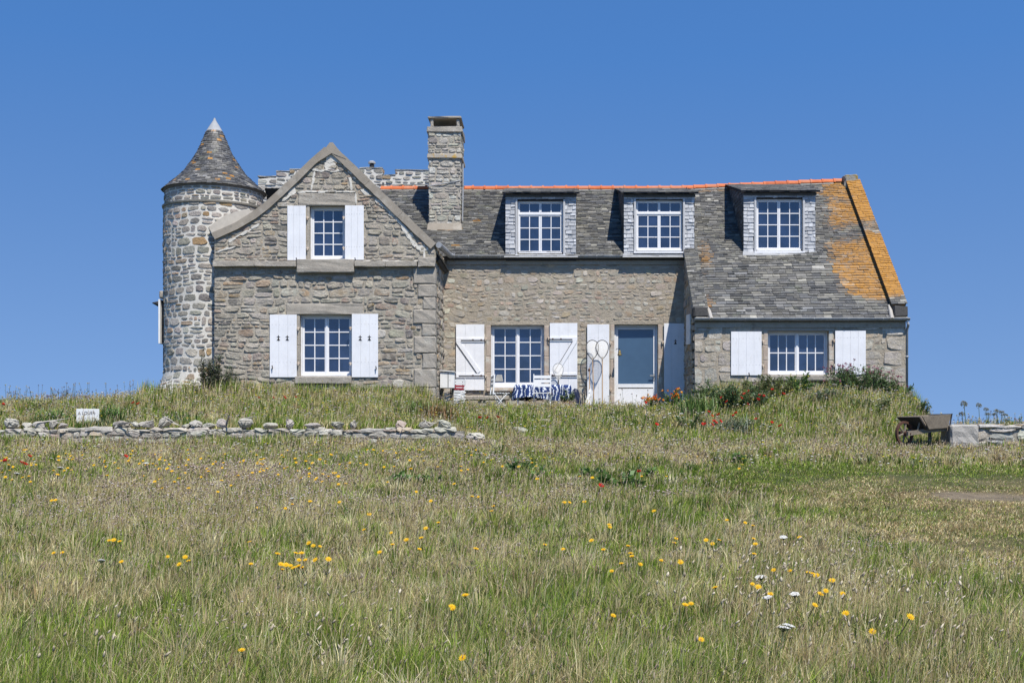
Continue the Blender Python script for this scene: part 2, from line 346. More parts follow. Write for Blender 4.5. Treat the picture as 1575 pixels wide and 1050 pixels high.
def slates(mb, u0, u1, s0, s1, S, exp, wd, th=.009, colf=None, m=0, seed=1, skip=None):
    """rows of slates from s0 (eave) to s1; S(u, s, h) -> point"""
    r = random.Random(seed); n = int((s1-s0)/exp); row = 0; s = s0
    while s < s1-.01:
        ex = exp*r.uniform(.82, 1.18); e = min(s+ex, s1); u = u0-r.uniform(0, wd[0])
        while u < u1:
            w_ = r.uniform(*wd); a, b = max(u, u0), min(u+w_, u1); u += w_
            if b-a < .02 or (skip and skip((a+b)/2, (s+e)/2)): continue
            t1 = th*r.uniform(.9, 2.1); j0, j1 = r.uniform(-.012, .012), r.uniform(-.012, .012); g = r.uniform(.001, .005)
            t2 = t1*r.uniform(.75, 1.25)
            vs_ = [S(a+g, s-.01+j0, t1+.004), S(b-g, s-.01+j1, t2+.004), S(b-g, e+.015, .005), S(a+g, e+.015, .005), S(a+g, s-.01+j0, -.004), S(b-g, s-.01+j1, -.004)]
            mb.add(vs_, [(0, 1, 2, 3), (4, 5, 1, 0), (5, 2, 1), (4, 0, 3)], m, colf((a+b)/2, (s+e)/2, r))
        s = e; row += 1
# ------------------------------------------------------------ the house
house = empty('stone_house', (0, 31, 2.0), label='long grey granite house with slate roof, white shutters, gabled wing and slate-capped round tower', cat='house')
def hb(mb, name, mats, parent=None, **k):
    o = mb.build(name, mats, **k); p = parent or house; o.parent = p
    o.matrix_parent_inverse = Matrix.Translation(-wloc(p)); return o
def wloc(p):
    l = Vector(p.location) if p.type == 'EMPTY' else Vector((0, 0, 0)); return l
ST = lambda a, b='stone': [M[a], M[b]]
DG, DM, DW, DR = 28.5, 31.2, 29.1, 33.7
XL, XR = PX(330, DG), PX(668, DG)           # gabled wing
XW0, XW1 = PX(1068.5, DW), PX(1393, DW)       # right wing
H0 = 1.2
RZ = EYE+6.83; SL = .873
def roofz(x, y):
    z = RZ-SL*(DR-y); return z+max(0, min(1.2, (x-XW0)/(XW1-XW0)))*.24*max(0, (y-28.8)/4.9)
# --- opening rectangles given in picture pixels at their wall's distance
def rc(x0, y0, x1, y1, D): return (PX(x0, D), PX(x1, D), PZ(y1, D), PZ(y0, D))
gU = rc(476, 317, 531, 399, DG); gL = rc(461, 484, 541, 578, DG)
mW = rc(755, 500, 837, 596, DM); mD = rc(945, 499, 1012, 632, DM)
wW = rc(1181, 509, 1275, 576, DW)

# gabled wing front
ap = (PX(510, DG), PZ(224, DG))
LC = [(504, 223), (478, 246), (450, 274), (428, 294), (408, 312), (388, 327), (362, 343), (327, 359)]      # flared left coping, upper edge
out = [(XL, H0), (XR, H0), (XR, PZ(378, DG)), ap]+[(PX(a_, DG), PZ(b_+2, DG)) for a_, b_ in LC[1:-1]]+[(XL, PZ(362, DG))]
hull = [(XL, H0), (XR, H0), (XR, PZ(378, DG)), ap, (XL, PZ(345, DG))]
def under_coping(x):
    for i in range(len(LC)-1):
        a_, b_ = LC[i], LC[i+1]; xa, xb = PX(a_[0], DG), PX(b_[0], DG)
        if xb <= x or i == len(LC)-2:
            za, zb = PZ(a_[1]+6, DG), PZ(b_[1]+6, DG); s_ = (za-zb)/(xa-xb)
            return [(-12, 0), (0, 0), (0, za+s_*(0-xa)), (-12, za+s_*(-12-xa))]
mb = MB(); slab(mb, out, [gU, gL], front(DG), .45, .2)
sU = rc(458, 297, 549, 420, DG); sL = rc(440, 466, 560, 590, DG)
skip = [rc(458, 297, 549, 317, DG), rc(470, 317, 537, 399, DG), rc(330, 401, 669, 411, DG), rc(457, 399, 546, 421, DG), rc(440, 466, 560, 484, DG), rc(455, 484, 547, 591, DG)]
q = [(668, 411, 32), (668, 437, 25), (668, 457, 17), (668, 476, 32), (668, 498, 19), (668, 517, 31), (668, 543, 18), (668, 567, 31), (668, 596, 22), (668, 618, 30)]
quoins = []
for i in range(len(q)-1):
    quoins.append((PX(668-q[i][2], DG), XR, PZ(q[i+1][1], DG)+.008, PZ(q[i][1], DG)-.008))
masonry(mb, hull, skip+[(a-.01, b+.1, c-.01, d+.01) for a, b, c, d in quoins], front(DG), hh=(.08, .24), ww=(.14, .5), gap=.018, rise=.024, wob=.07, seed=11, jag=.1, sq=4, regf=lambda x: under_coping(x) if x < PX(504, DG) else hull)
# thick white repointing near the copings
def blob(mb, poly, h_, m=2):
    n = len(poly); x = sum(p[0] for p in poly)/n; z = sum(p[1] for p in poly)/n; f = front(DG)
    mb.add([f(a, b, -.01) for a, b in poly]+[f(x+(a-x)*.94, z+(b-z)*.94, h_*rnd.uniform(.8, 1.1)) for a, b in poly]+[f(x, z, h_)], [(k, (k+1) % n, n+(k+1) % n, n+k) for k in range(n)]+[(n+k, n+(k+1) % n, 2*n) for k in range(n)], m)
def smear_line(pts, wd):
    for i in range(len(pts)-1):
        a, b = Vector(pts[i]), Vector(pts[i+1]); L_ = (b-a).length; k = max(1, int(L_/9))
        for j in range(k):
            c = a.lerp(b, (j+.5)/k)+Vector((rnd.uniform(-1, 1), rnd.uniform(-1, 1))); d = (b-a).normalized(); nn = Vector((-d.y, d.x)); w_ = wd*rnd.uniform(.5, 1.5); l_ = L_/k*.66
            pl = []
            for q in range(9):
                t = -2*math.pi*q/9; e = rnd.uniform(.8, 1.25); p = c+d*l_*e*math.cos(t)+nn*w_/2*e*math.sin(t); pl.append((PX(p.x, DG), PZ(p.y, DG)))
            blob(mb, pl, rnd.uniform(.022, .032))
for pts, wd in (([(508, 236), (506, 262)], 14), ([(500, 240), (528, 252)], 6), ([(480, 262), (528, 264)], 3), ([(484, 264), (480, 292)], 4), ([(537, 268), (540, 292)], 4), ([(528, 254), (545, 274)], 5), ([(460, 295.5), (546, 295.5)], 3.5), ([(547, 297), (548, 312)], 2.5),
                ([(434, 309), (446, 301), (452, 290)], 7), ([(556, 292), (566, 300)], 9), ([(578, 308), (600, 326), (618, 346), (636, 364)], 6), ([(618, 350), (640, 378), (656, 384)], 8), ([(653, 376), (653, 398)], 3), ([(600, 330), (626, 340)], 4), ([(352, 372), (380, 356), (398, 345)], 4), ([(335, 388), (362, 380)], 4), ([(560, 402), (666, 402)], 2)):
    smear_line(pts, wd)
hb(mb, 'gable_wall', [M['mortar_grey'], M['stone_smear'], M['mortar_white']])
# side walls of the gabled wing
mb = MB(); Ws = lambda u, v, h: Vector((XR-.002+h, u, v)); o2 = [(DG+.02, H0), (DM, H0), (DM, PZ(375, DG)), (DG+.02, PZ(375, DG))]
slab(mb, o2, [], Ws, .4, 0); masonry(mb, o2, [], Ws, hh=(.12, .3), ww=(.2, .5), rise=.03, seed=12)
hb(mb, 'gable_side_wall', ST('mortar_grey', 'stone_smear'))
mb = MB(); Ws = lambda u, v, h: Vector((XL-h, u, v)); o2 = [(DG+.02, H0), (36.4, H0), (36.4, PZ(358, DG)), (DG+.02, PZ(358, DG))]
slab(mb, o2, [], Ws, .4, 0); masonry(mb, o2, [], Ws, hh=(.15, .3), ww=(.2, .6), rise=.03, seed=13)
hb(mb, 'gable_side_wall', ST('mortar_grey', 'stone_smear'))
for (a, b, c, d) in quoins:
    mb = MB(); mb.rbox(a, b+.035, DG-.045, DG+.32, c, d, b=.018, jit=.008, sub=2); hb(mb, 'quoin', M['granite'])
# string course
for (x0, x1) in ((329, 457), (546, 642), (643.5, 670)):
    mb = MB(); n = max(1, int((x1-x0)/45)); xs = [x0+(x1-x0)*k/n for k in range(n+1)]
    for k in range(n): mb.rbox(PX(xs[k], DG)+.004, PX(xs[k+1], DG)-.004, DG-.15, DG+.05, PZ(411, DG), PZ(402.5, DG)+(.09 if x0 > 643 else 0), b=.012, jit=.007, sub=2)
    hb(mb, 'string_course', M['granite'])
def block(name, r_, D, proud, deep, m='granite', b=.016, jit=.007):
    mb = MB(); mb.rbox(r_[0], r_[1], D-proud, D+deep, r_[2], r_[3], b=b, jit=jit, sub=3); return hb(mb, name, M[m])
block('lintel', rc(459, 298, 547, 316.6, DG), DG, .03, .2)
block('window_sill', rc(458, 399.5, 545.5, 420, DG), DG, .15, .19)
block('lintel', rc(441, 466.5, 559, 483.6, DG), DG, .028, .2)
block('window_sill', rc(455, 579, 541, 590, DG), DG, .13, .19)
# copings of the gable
def coping(p0, p1, wd, m='concrete'):
    a = Vector((PX(p0[0], DG), 0, PZ(p0[1], DG))); b = Vector((PX(p1[0], DG), 0, PZ(p1[1], DG))); d = (b-a); L_ = d.length; d.normalize(); nrm = Vector((-d.z, 0, d.x))
    if nrm.z < 0: nrm = -nrm
    mb = MB(); n = int(L_/.35); 
    for i in range(3):
        t0, t1 = L_*i/3+.003, L_*(i+1)/3-.003; k = 7; vs_ = []
        for j in range(k+1):
            t = t0+(t1-t0)*j/k
            for (nn, yy) in ((0, -.075), (-wd, -.075), (-wd, .3), (0, .38)):
                vs_.append(a+d*t+nrm*(nn+rnd.uniform(-.008, .008))+Vector((0, DG+yy+rnd.uniform(-.006, .006), 0)))
        fs = [(0, 1, 2, 3), (4*k+3, 4*k+2, 4*k+1, 4*k)]+[(4*j+q_, 4*j+4+q_, 4*j+4+(q_+1) % 4, 4*j+(q_+1) % 4) for j in range(k) for q_ in range(4)]
        mb.add(vs_, fs)
    return hb(mb, 'gable_coping', M[m])
def coping_line(pts, wd):
    pts = [Vector((PX(a, DG), 0, PZ(b_, DG))) for a, b_ in pts]; mb = MB(); vs_ = []; N = 0
    for i in range(len(pts)):
        a, b_ = pts[max(0, i-1)], pts[min(len(pts)-1, i+1)]; d = (b_-a).normalized(); nn = Vector((-d.z, 0, d.x))
        if nn.z < 0: nn = -nn
        for (q, yy) in ((0, -.075), (-wd, -.075), (-wd, .3), (0, .38)): vs_.append(pts[i]+nn*(q+rnd.uniform(-.008, .008))+Vector((0, DG+yy+rnd.uniform(-.008, .008), 0)))
    k = len(pts)-1
    mb.add(vs_, [(0, 1, 2, 3), (4*k+3, 4*k+2, 4*k+1, 4*k)]+[(4*j+q, 4*j+4+q, 4*j+4+(q+1) % 4, 4*j+(q+1) % 4) for j in range(k) for q in range(4)])
    return hb(mb, 'gable_coping', M['concrete'])
coping_line([(500.5, 227)]+LC[1:], .175); coping((519, 229), (671, 375), .185)
mb = MB(); mb.prism([(PX(x, DG), PZ(y, DG)) for x, y in ((500, 231), (508, 220.5), (513, 220.5), (521, 231), (533, 246), (511, 237), (490, 250))], DG-.085, DG+.36, lambda u, v, w_: (u, w_, v)); hb(mb, 'apex_stone', M['concrete'])
# roof of the gabled wing, running back
def gslope(xe, ze, name, sgn, top=None):
    mb = MB(); xr, zr = top or (ap[0], ap[1]-.02)
    if sgn < 0: ze2, xe2 = ze, xe
    else: ze2, xe2 = ze, xe
    dx, dz = xr-xe2, zr-ze2; L_ = math.hypot(dx, dz); nx, nz = -dz/L_*(1 if sgn < 0 else -1)*1, abs(dx)/L_
    if sgn > 0: nx = abs(dz)/L_
    else: nx = -abs(dz)/L_
    S = lambda u, s, h: Vector((xe2+dx*s/L_+nx*(h-.03), u, ze2+dz*s/L_+nz*(h-.03)))
    mb.add([S(DG+.33, -.1, -.02), S(36.3, -.1, -.02), S(36.3, L_, -.02), S(DG+.33, L_, -.02), S(DG+.33, -.1, -.12), S(36.3, -.1, -.12), S(36.3, L_, -.12), S(DG+.33, L_, -.12)], [(0, 1, 2, 3), (7, 6, 5, 4), (0, 4, 5, 1), (0, 3, 7, 4), (1, 5, 6, 2)], 1)
    slates(mb, DG+.33, 36.3, -.1, L_, S, .11, (.16, .3), colf=slatecol, seed=21+sgn)
    hb(mb, name, [M['slate'], M['under']])
def slatecol(u, s, r, L_=0):
    k = r.uniform(.5, 1.22); b = r.choice([(.098, .095, .09), (.114, .109, .098), (.072, .072, .072), (.138, .131, .113)])
    if r.random() < .10: k *= 1.9
    return (b[0]*k, b[1]*k, b[2]*k, L_)
gslope(PX(408, DG), PZ(316, DG), 'gable_roof', -1); gslope(XL-.05, PZ(367, DG), 'gable_roof', -1, (PX(408, DG)+.02, PZ(316, DG)+.02)); gslope(XR+.08, PZ(388, DG), 'gable_roof', 1)
# light mortar flashing behind the left coping
mb = MB(); pl = [(PX(x, 28.7), PZ(y, 28.7)) for x, y in ((323, 351), (331, 343), (340, 337), (350, 331), (364, 326.5), (379, 324), (392, 325), (388, 331), (362, 348), (329, 364))]
mb.prism(pl, 28.62, 28.85, lambda u, v, w_: (u, w_, v)); hb(mb, 'mortar_flashing', mat('pale_flashing', (.5, .46, .4), .9, var=(9, .85, 1.1), bump=[(30, .5, .01)]))
# main wall
ZE = PZ(397, 31.1)
out = [(XR-.05, H0), (XW0+.05, H0), (XW0+.05, ZE), (XR-.05, ZE)]
mb = MB(); slab(mb, out, [mW, mD], front(DM), .45, .2)
sk = [rc(748, 494, 844, 602, DM), rc(938, 493, 1019, 640, DM)]
masonry(mb, out, sk, front(DM), hh=(.09, .2), ww=(.12, .34), gap=.034, rise=.009, wob=.07, seed=31, sq=3, keep=.97, jag=.13,
        pal=[((.41, .375, .32), 5), ((.47, .44, .38), 2.5), ((.36, .315, .255), 3), ((.42, .335, .23), 1.0), ((.28, .26, .225), 1.8), ((.40, .315, .24), 2)])
hb(mb, 'main_wall', ST('mortar_main', 'stone_main'))
# dressed jambs in the main wall (pinkish granite)
M['granite_pink'] = mat('pinkish_granite', (.43, .355, .295), .9, var=[(3, .8, 1.15), (60, .75, 1.2)], stain=[((.47, .45, .4), 3, .5, .62), ((.44, .33, .19), 5, .62, .72)], bump=[(30, .6, .012)])
def jambs(hole, D, w_, n, m='granite_pink', proud=.01, sides=(0, 1)):
    for sd in sides:
        zs = [hole[2]+(hole[3]-hole[2])*k/n for k in range(n+1)]
        for k in range(n):
            ww_ = w_*(1.0 if k % 2 else .85)
            x0, x1 = (hole[0]-ww_, hole[0]) if sd == 0 else (hole[1], hole[1]+ww_)
            mb = MB(); mb.rbox(x0, x1, D-proud, D+.19, zs[k]+.004, zs[k+1]-.004, b=.01, jit=.004, sub=1); hb(mb, 'jamb_stone', M[m])
jambs(mW, DM, .14, 4); jambs(mD, DM, .12, 5); jambs(wW, DW, .12, 3); jambs(gL, DG, .075, 4, 'granite'); jambs(gU, DG, .07, 3, 'granite')
block('lintel', rc(748, 494, 844, 499.7, DM), DM, .006, .19, 'mortar_main', b=.006, jit=.003)
block('lintel', rc(938, 493, 1019, 498.7, DM), DM, .006, .19, 'mortar_main', b=.006, jit=.003)
block('window_sill', rc(748, 597, 844, 602, DM), DM, .1, .19, 'granite_pink')
# right wing
ZW = PZ(490.5, 28.95)
out = [(XW0, H0), (XW1, H0), (XW1, ZW+.15), (XW0, ZW+.15)]
mb = MB(); slab(mb, out, [wW], front(DW), .45, .2)
masonry(mb, out, [rc(1173, 503, 1283, 586, DW)], front(DW), hh=(.24, .42), ww=(.34, .8), gap=.03, rise=.01, wob=.06, seed=41, sq=4.5, jag=.06,
        pal=[((.45, .42, .375), 5), ((.52, .485, .43), 3), ((.40, .365, .315), 3), ((.45, .36, .28), 1)])
hb(mb, 'wing_wall', [M['mortar_main'], M['stone_smear']])
block('lintel', rc(1173, 503.5, 1283, 508.6, DW), DW, .008, .19, 'granite', b=.006, jit=.003)
block('window_sill', rc(1172, 577.3, 1284, 585.5, DW), DW, .14, .19)
mb = MB(); Ws = lambda u, v, h: Vector((XW0-h, u, v)); o2 = [(DW+.02, H0), (DM, H0), (DM, roofz(XW0, DM)-.12), (DW+.02, roofz(XW0, DW)-.12)]
slab(mb, o2, [], Ws, .3, 0); masonry(mb, o2, [], Ws, hh=(.14, .3), ww=(.2, .5), rise=.02, seed=42); hb(mb, 'wing_side_wall', ST('mortar_main', 'stone_main'))
mb = MB(); Ws = lambda u, v, h: Vector((XW1+h, u, v)); o2 = [(DW+.02, H0), (36.4, H0), (36.4, roofz(9, 31)-.1), (DR, roofz(9, DR)-.1), (DW+.02, roofz(9, DW)-.1)]
slab(mb, o2, [], Ws, .4, 0); masonry(mb, o2, [], Ws, hh=(.2, .4), ww=(.3, .7), rise=.02, seed=43); hb(mb, 'end_wall', ST('mortar_main', 'stone_smear'))
mb = MB(); Wb = lambda u, v, h: Vector((u, 36.4+h, v)); o2 = [(XL, H0), (XW1, H0), (XW1, 6.2), (XL, 6.2)]
slab(mb, o2, [], Wb, .4, 0); masonry(mb, o2, [], Wb, hh=(.25, .4), ww=(.4, .8), rise=.02, seed=44); hb(mb, 'back_wall', ST('mortar_main', 'stone_smear'))
# roofs: frame on the front slope
LN = math.sqrt(1+SL*SL)
def S_front(u, s, h):       # s measured up the slope from y = 28.8
    y = 28.8+s/LN; return Vector((u, y-h*SL/LN, roofz(u, y)+h/LN))
def s_of(y): return (y-28.8)*LN
SR = s_of(DR)
def lich(x, s):
    y = 28.8+s/LN; px = VX+x*F/y; py = VY-(roofz(x, y)-EYE)*F/y
    k = float(fnoise(x, s*1.6, 1.3, 4))-.5; e = 0
    if px > 1225:
        up = float(sm(1225, 1290, px))*float(sm(420, 320, py)); lo = float(sm(1215+.4*(py-370), 1300+.4*(py-370), px))*float(sm(330, 385, py))*float(sm(490, 440, py)); e = max(up*.54, lo*.60)+k*.34
    if px < 1120 and py > 370: e = max(e, .40*math.exp(-((px-1085)/22)**2)+k*.35)
    if px < 745: e = max(e, .62*math.exp(-((px-688)/32)**2-((py-351)/5)**2), .5*math.exp(-((px-735)/20)**2-((py-340)/4)**2), .5*math.exp(-((px-702)/12)**2-((py-378)/4)**2))
    if 1030 < px < 1140 and s > SR-.3: e = max(e, .4)
    return max(0, min(.50, e))
def rcol(lo=1.0):
    def f(u, s, r):
        c = slatecol(u, s, r, lich(u, s)); t = float(fnoise(u, s, .9, 8)); q_ = lo*(.8+.5*t)
        return (c[0]*q_, c[1]*q_, c[2]*q_*.97, c[3])
    return f
mainroof = MB(); XM0 = -5.2
s0 = s_of(31.03)
mainroof.add([S_front(XM0, s0, -.01), S_front(XW0, s0, -.01), S_front(XW0, SR, -.01), S_front(XM0, SR, -.01), S_front(XM0, s0, -.12), S_front(XW0, s0, -.12), S_front(XW0, SR, -.12), S_front(XM0, SR, -.12)], [(0, 1, 2, 3), (7, 6, 5, 4), (0, 4, 5, 1), (1, 5, 6, 2), (3, 7, 4, 0)], 1)
slates(mainroof, PX(590, 33)-1.2, XW0, s0, SR, S_front, .078, (.1, .24), th=.012, colf=rcol(1.0), seed=51)
roofM = hb(mainroof, 'roof', [M['slate'], M['under']])
mb = MB(); A0, A1 = XW0, XW1
nU = 6
vs_ = [S_front(A0+(A1-A0)*i/nU, s_, h_) for h_ in (-.01, -.12) for s_ in (.18, SR) for i in range(nU+1)]
k_ = nU+1
mb.add(vs_, [(i, i+1, k_+i+1, k_+i) for i in range(nU)]+[(3*k_+i, 3*k_+i+1, 2*k_+i+1, 2*k_+i) for i in range(nU)]+[(i, 2*k_+i, 2*k_+i+1, i+1) for i in range(nU)]+[(0, k_, 3*k_, 2*k_), (nU, 2*k_+nU, 3*k_+nU, k_+nU)], 1)
slates(mb, A0, A1, .17, 2.6, S_front, .115, (.14, .34), th=.015, colf=rcol(1.3), seed=52)
slates(mb, A0, A1, 2.6, SR, S_front, .085, (.1, .26), th=.013, colf=rcol(1.1), seed=53)
roofW = hb(mb, 'wing_roof', [M['slate'], M['under']])
# back slope
mb = MB(); Sb = lambda u, s, h: Vector((u, 2*DR-(28.8+s/LN)+h*SL/LN, roofz(u, 28.8+s/LN)+h/LN))
xb_ = [XL, XW0, XW0+.6, XW0+1.2, XW1]; mb.add([Sb(x_, s_of(31.0), -.01) for x_ in xb_]+[Sb(x_, SR, -.01) for x_ in xb_], [(i, i+1, 6+i, 5+i) for i in range(4)], 1)
slates(mb, XL, XW1, s_of(31.0), SR, Sb, .13, (.25, .45), colf=rcol(.9), seed=54); hb(mb, 'back_roof', [M['slate'], M['under']])
# right parapet strip covered with slates, and the short left one
def parapet(x0, x1, sa, sb, hgt, seed, lo, name):
    mb = MB(); N = 12; vs_ = []
    for i in range(N+1):
        s_ = sa+(sb-sa)*i/N
        vs_ += [S_front(x0, s_, -.1), S_front(x0+.02, s_, hgt), S_front(x1, s_, hgt+.02), S_front(x1, s_, -.15)]
    fs = [(0, 1, 2, 3), (4*N+3, 4*N+2, 4*N+1, 4*N)]+[(4*i+q_, 4*i+4+q_, 4*i+4+(q_+1) % 4, 4*i+(q_+1) % 4) for i in range(N) for q_ in range(4)]
    mb.add(vs_, fs, 1)
    def cf(u, s, r):
        c = slatecol(u, s, r, lich(u, s)+lo); return (c[0]*1.2, c[1]*1.2, c[2]*1.15, c[3])
    S2 = lambda u, s, h: S_front(u, s, h+hgt+.005+.02*(u-x0)/(x1-x0))
    slates(mb, x0-.02, x1+.03, sa, sb, S2, .085, (.12, .26), th=.011, colf=cf, seed=seed)
    return mb
pr = parapet(XW1-.33, XW1+.02, .55, SR-.22, .13, 61, .08, 'p'); hb(pr, 'slate_parapet', [M['slate'], mat('parapet_mortar', (.17, .13, .085), .95, var=(9, .6, 1.3), stain=[((.30, .15, .03), 8, .5, .65)], bump=[(30, .6, .01)])])
pr = parapet(XW0-.02, XW0+.30, .42, s_of(31.35), .10, 62, -.1, 'p'); hb(pr, 'slate_parapet', [M['slate'], M['mortar_grey']])
mb = MB(); a = S_front(XW1-.17, SR-.02, 0); mb.rbox(a.x-.22, a.x+.16, DR-.3, DR+.3, a.z-.35, a.z+.13, b=.03, jit=.02, sub=2); hb(mb, 'ridge_end_stone', mat('lichened_stone', (.3, .285, .24), .95, stain=[((.36, .25, .06), 9, .5, .62)], var=(40, .7, 1.2), bump=[(25, .8, .02)]))
for xx in (XW1-.16, XW0+.13):
    mb = MB(); a = S_front(xx, .32, .0); mb.rbox(xx-.17, xx+.17, a.y-.12, a.y+.22, a.z-.06, a.z+.19, b=.02, jit=.015); hb(mb, 'kneeler', M['darkwood'] if 0 else mat('dark_kneeler', (.07, .068, .065), .9, var=(30, .6, 1.3), bump=[(30, .6, .01)]))
    mb = MB(); x2 = xx-.25 if xx > 6 else xx+.25; p0 = S_front(x2, .1, .02); p1 = S_front(x2+(.03 if xx > 6 else -.06), .62, .05)
    mb.tube([p0, (p0+p1)/2+Vector((0, 0, .03)), p1], [.05, .05, .02], 8); hb(mb, 'mortar_fillet', mat('pale_mortar', (.42, .4, .37), .9, var=(12, .8, 1.1), bump=[(40, .5, .01)]))
# ridge tiles
mb = MB(); x = PX(586, DR); i = 0
mb2 = MB()
while x < XW1-.4:
    L_ = .335; z = roofz(x+.15, DR); c = rnd.choice([(.52, .14, .05), (.56, .16, .06), (.46, .12, .045), (.50, .18, .09)]); ty = rnd.uniform(-.006, .006)
    seg = 8
    def arc(xx, rr, zz): return [(xx, DR-rr*math.cos(math.pi*k/seg), zz+rr*math.sin(math.pi*k/seg)*.95) for k in range(seg+1)]
    z0 = z-.035+ty
    for (xa, xb, ra, rb) in ((x, x+L_-.045, .115, .115), (x+L_-.055, x+L_, .135, .137)):
        v = arc(xa, ra, z0)+arc(xb, rb, z0); n = seg+1
        mb.add(v, [(k, k+1, n+k+1, n+k) for k in range(seg)]+[tuple(range(n)), tuple(range(2*n-1, n-1, -1))], 0, c)
    x += L_
hb(mb, 'ridge_tiles', M['terracotta'], smooth=False)
mb = MB(); 
pts = [S_front(PX(586, DR)+k*.25, SR-.13+rnd.uniform(-.012, .012), .012) for k in range(int((XW1-.4-PX(586, DR))/.25))]
mb.tube(pts, .022, 6); hb(mb, 'ridge_mortar', mat('ridge_mortar', (.4, .38, .34), .95, var=(20, .7, 1.15), bump=[(40, .5, .01)]))
# fascias, gutters, downpipes
mb = MB(); mb.box(XR+.1, XW0-.02, DM-.04, DM-.004, ZE-.16, ZE-.03); hb(mb, 'fascia', M['mortar_main'])
mb = MB(); mb.box(XW0+.01, XW1-.01, DW-.04, DW-.004, ZW-.2, ZW-.03); hb(mb, 'fascia', M['mortar_grey'])
def gutter(x0, x1, y, z, r_=.065, brackets=True):
    mb = MB(); seg = 8
    for (rr, rev) in ((r_, 0), (r_-.008, 1)):
        v = [(xx, y-rr*math.cos(math.pi*k/seg), z-rr*math.sin(math.pi*k/seg)) for xx in (x0, x1) for k in range(seg+1)]; n = seg+1
        mb.add(v, [(k, k+1, n+k+1, n+k) for k in range(seg)]+([tuple(range(n)), tuple(range(n, 2*n))] if not rev else []))
    mb.tube([(x0, y-r_, z), (x1, y-r_, z)], .011, 6); mb.box(x0, x1, y+r_-.006, y+r_, z-.02, z+.03)
    g = hb(mb, 'gutter', M['zinc'])
    x = x0+.4
    while x < x1:
        mb = MB(); mb.tube([(x, y-(r_+.007)*math.cos(math.pi*k/8), z-(r_+.007)*math.sin(math.pi*k/8)) for k in range(9)], .007, 5); x += .85
        o = mb.build('bracket', M['zinc'], smooth=True); o.parent = g
    return g
gutter(XR+.28, PX(1064, 31.08), 31.08, PZ(393.5, 31.08), .06); gutter(XW0-.02, PX(1399, 28.96), 28.96, PZ(489.5, 28.96), .06)
mb = MB(); a = Vector((XR+.11, DG-.03, PZ(377, DG))); b = Vector((XR+.2, 31.05, PZ(394.5, 31.05)+.02)); mb.tube([a, b, b+Vector((.12, 0, 0))], [.075, .07, .065], 10); hb(mb, 'side_gutter', M['zinc'], smooth=False)
def pipe(pts, r_=.043, name='downpipe'):
    mb = MB(); mb.tube(pts, r_, 10)
    for t in (.3, .7):
        a, b = Vector(pts[-2]), Vector(pts[-1]); c = a+(b-a)*t; mb.tube([c+Vector((0, 0, -.02)), c+Vector((0, 0, .02))], r_+.012, 10)
    return hb(mb, name, M['zinc'], smooth=True)
xx = PX(1061.5, 31.08)
pipe([(xx, 31.08, PZ(397, 31.08)), (xx, 31.08, PZ(404, 31.08)), (xx+.01, 31.1, PZ(415, 31.1)), (xx+.01, 31.08, 2.0)])
xx = XW1+.035
pipe([(xx-.03, 28.96, PZ(495, 28.96)), (xx, 29.0, PZ(500, 29)), (xx, 29.12, PZ(508, 29.1)), (xx, 29.13, 1.9)], .034)
# chimney
DC = 32.1; cx0, cx1 = PX(660, DC), PX(708, DC); CY1 = DC+1.15
mb = MB()
def chim(x0, x1, y0, y1, z0, z1, seed, pal=None):
    faces_ = [(lambda u, v, h: Vector((u, y0-h, v)), x0, x1), (lambda u, v, h: Vector((x1+h, u, v)), y0, y1), (lambda u, v, h: Vector((x0-h, u, v)), y0, y1), (lambda u, v, h: Vector((u, y1+h, v)), x0, x1)]
    mb.box(x0, x1, y0, y1, z0, z1, 0)
    for i, (W_, a_, b_) in enumerate(faces_):
        masonry(mb, [(a_, z0), (b_, z0), (b_, z1), (a_, z1)], [], W_, hh=(.1, .2), ww=(.16, .4), gap=.018, rise=.022, wob=.02, seed=seed+i, pal=pal)
zc = lambda py: PZ(py, DC)
cp = [((.5, .475, .42), 5), ((.58, .555, .49), 3), ((.42, .39, .34), 3), ((.34, .32, .3), 1)]
chim(cx0, cx1, DC, CY1, 6.0, zc(244), 71, cp)
chim(cx0-.01, cx1+.01, DC-.01, CY1+.01, zc(238), zc(204), 75, cp+[((.5, .46, .37), 3)])
chimney = hb(mb, 'chimney', [mat('chimney_mortar', (.36, .33, .28), .95, var=(30, .8, 1.15), bump=[(30, .6, .015)]), M['stone']])
def cb(name, x0, x1, y0, y1, z0, z1, m='granite', **k):
    mb = MB(); mb.rbox(x0, x1, y0, y1, z0, z1, b=.014, jit=.008, sub=2); o = mb.build(name, M[m] if isinstance(m, str) else m); o.parent = chimney; return o
lg = mat('lichened_band', (.38, .34, .28), .9, stain=[((.42, .27, .07), 7, .5, .6)], var=(50, .75, 1.2), bump=[(30, .6, .012)])
cb('stone_band', cx0-.055, cx1+.055, DC-.055, CY1+.055, zc(244), zc(237.5), lg)
cb('stone_band', cx0-.06, cx1+.06, DC-.06, CY1+.06, zc(204), zc(195.5), 'granite')
for xx in (cx0+.03, cx1-.11):
    for yy in (DC+.02, CY1-.12): cb('cap_post', xx, xx+.085, yy, yy+.1, zc(195.5)+.005, zc(182.5))
cb('chimney_cap', cx0-.03, cx1+.03, DC-.03, CY1+.03, zc(182.5)+.004, zc(179.3), 'concrete')
cb('flue_top', cx0+.1, cx1-.1, DC+.12, CY1-.12, zc(195.5)-.05, zc(192), 'concrete')
mb = MB(); mb.tube([(cx0-.035, DC-.035, zc(287)), (cx0+.3, DC-.035, zc(284)), (cx1+.03, DC-.03, zc(278)), (cx1+.035, CY1, zc(278)+.05)], .012, 6)
mb.tube([(cx0-.035, DC-.03, zc(287)), (cx0-.06, CY1, zc(287)+.05)], .012, 6)
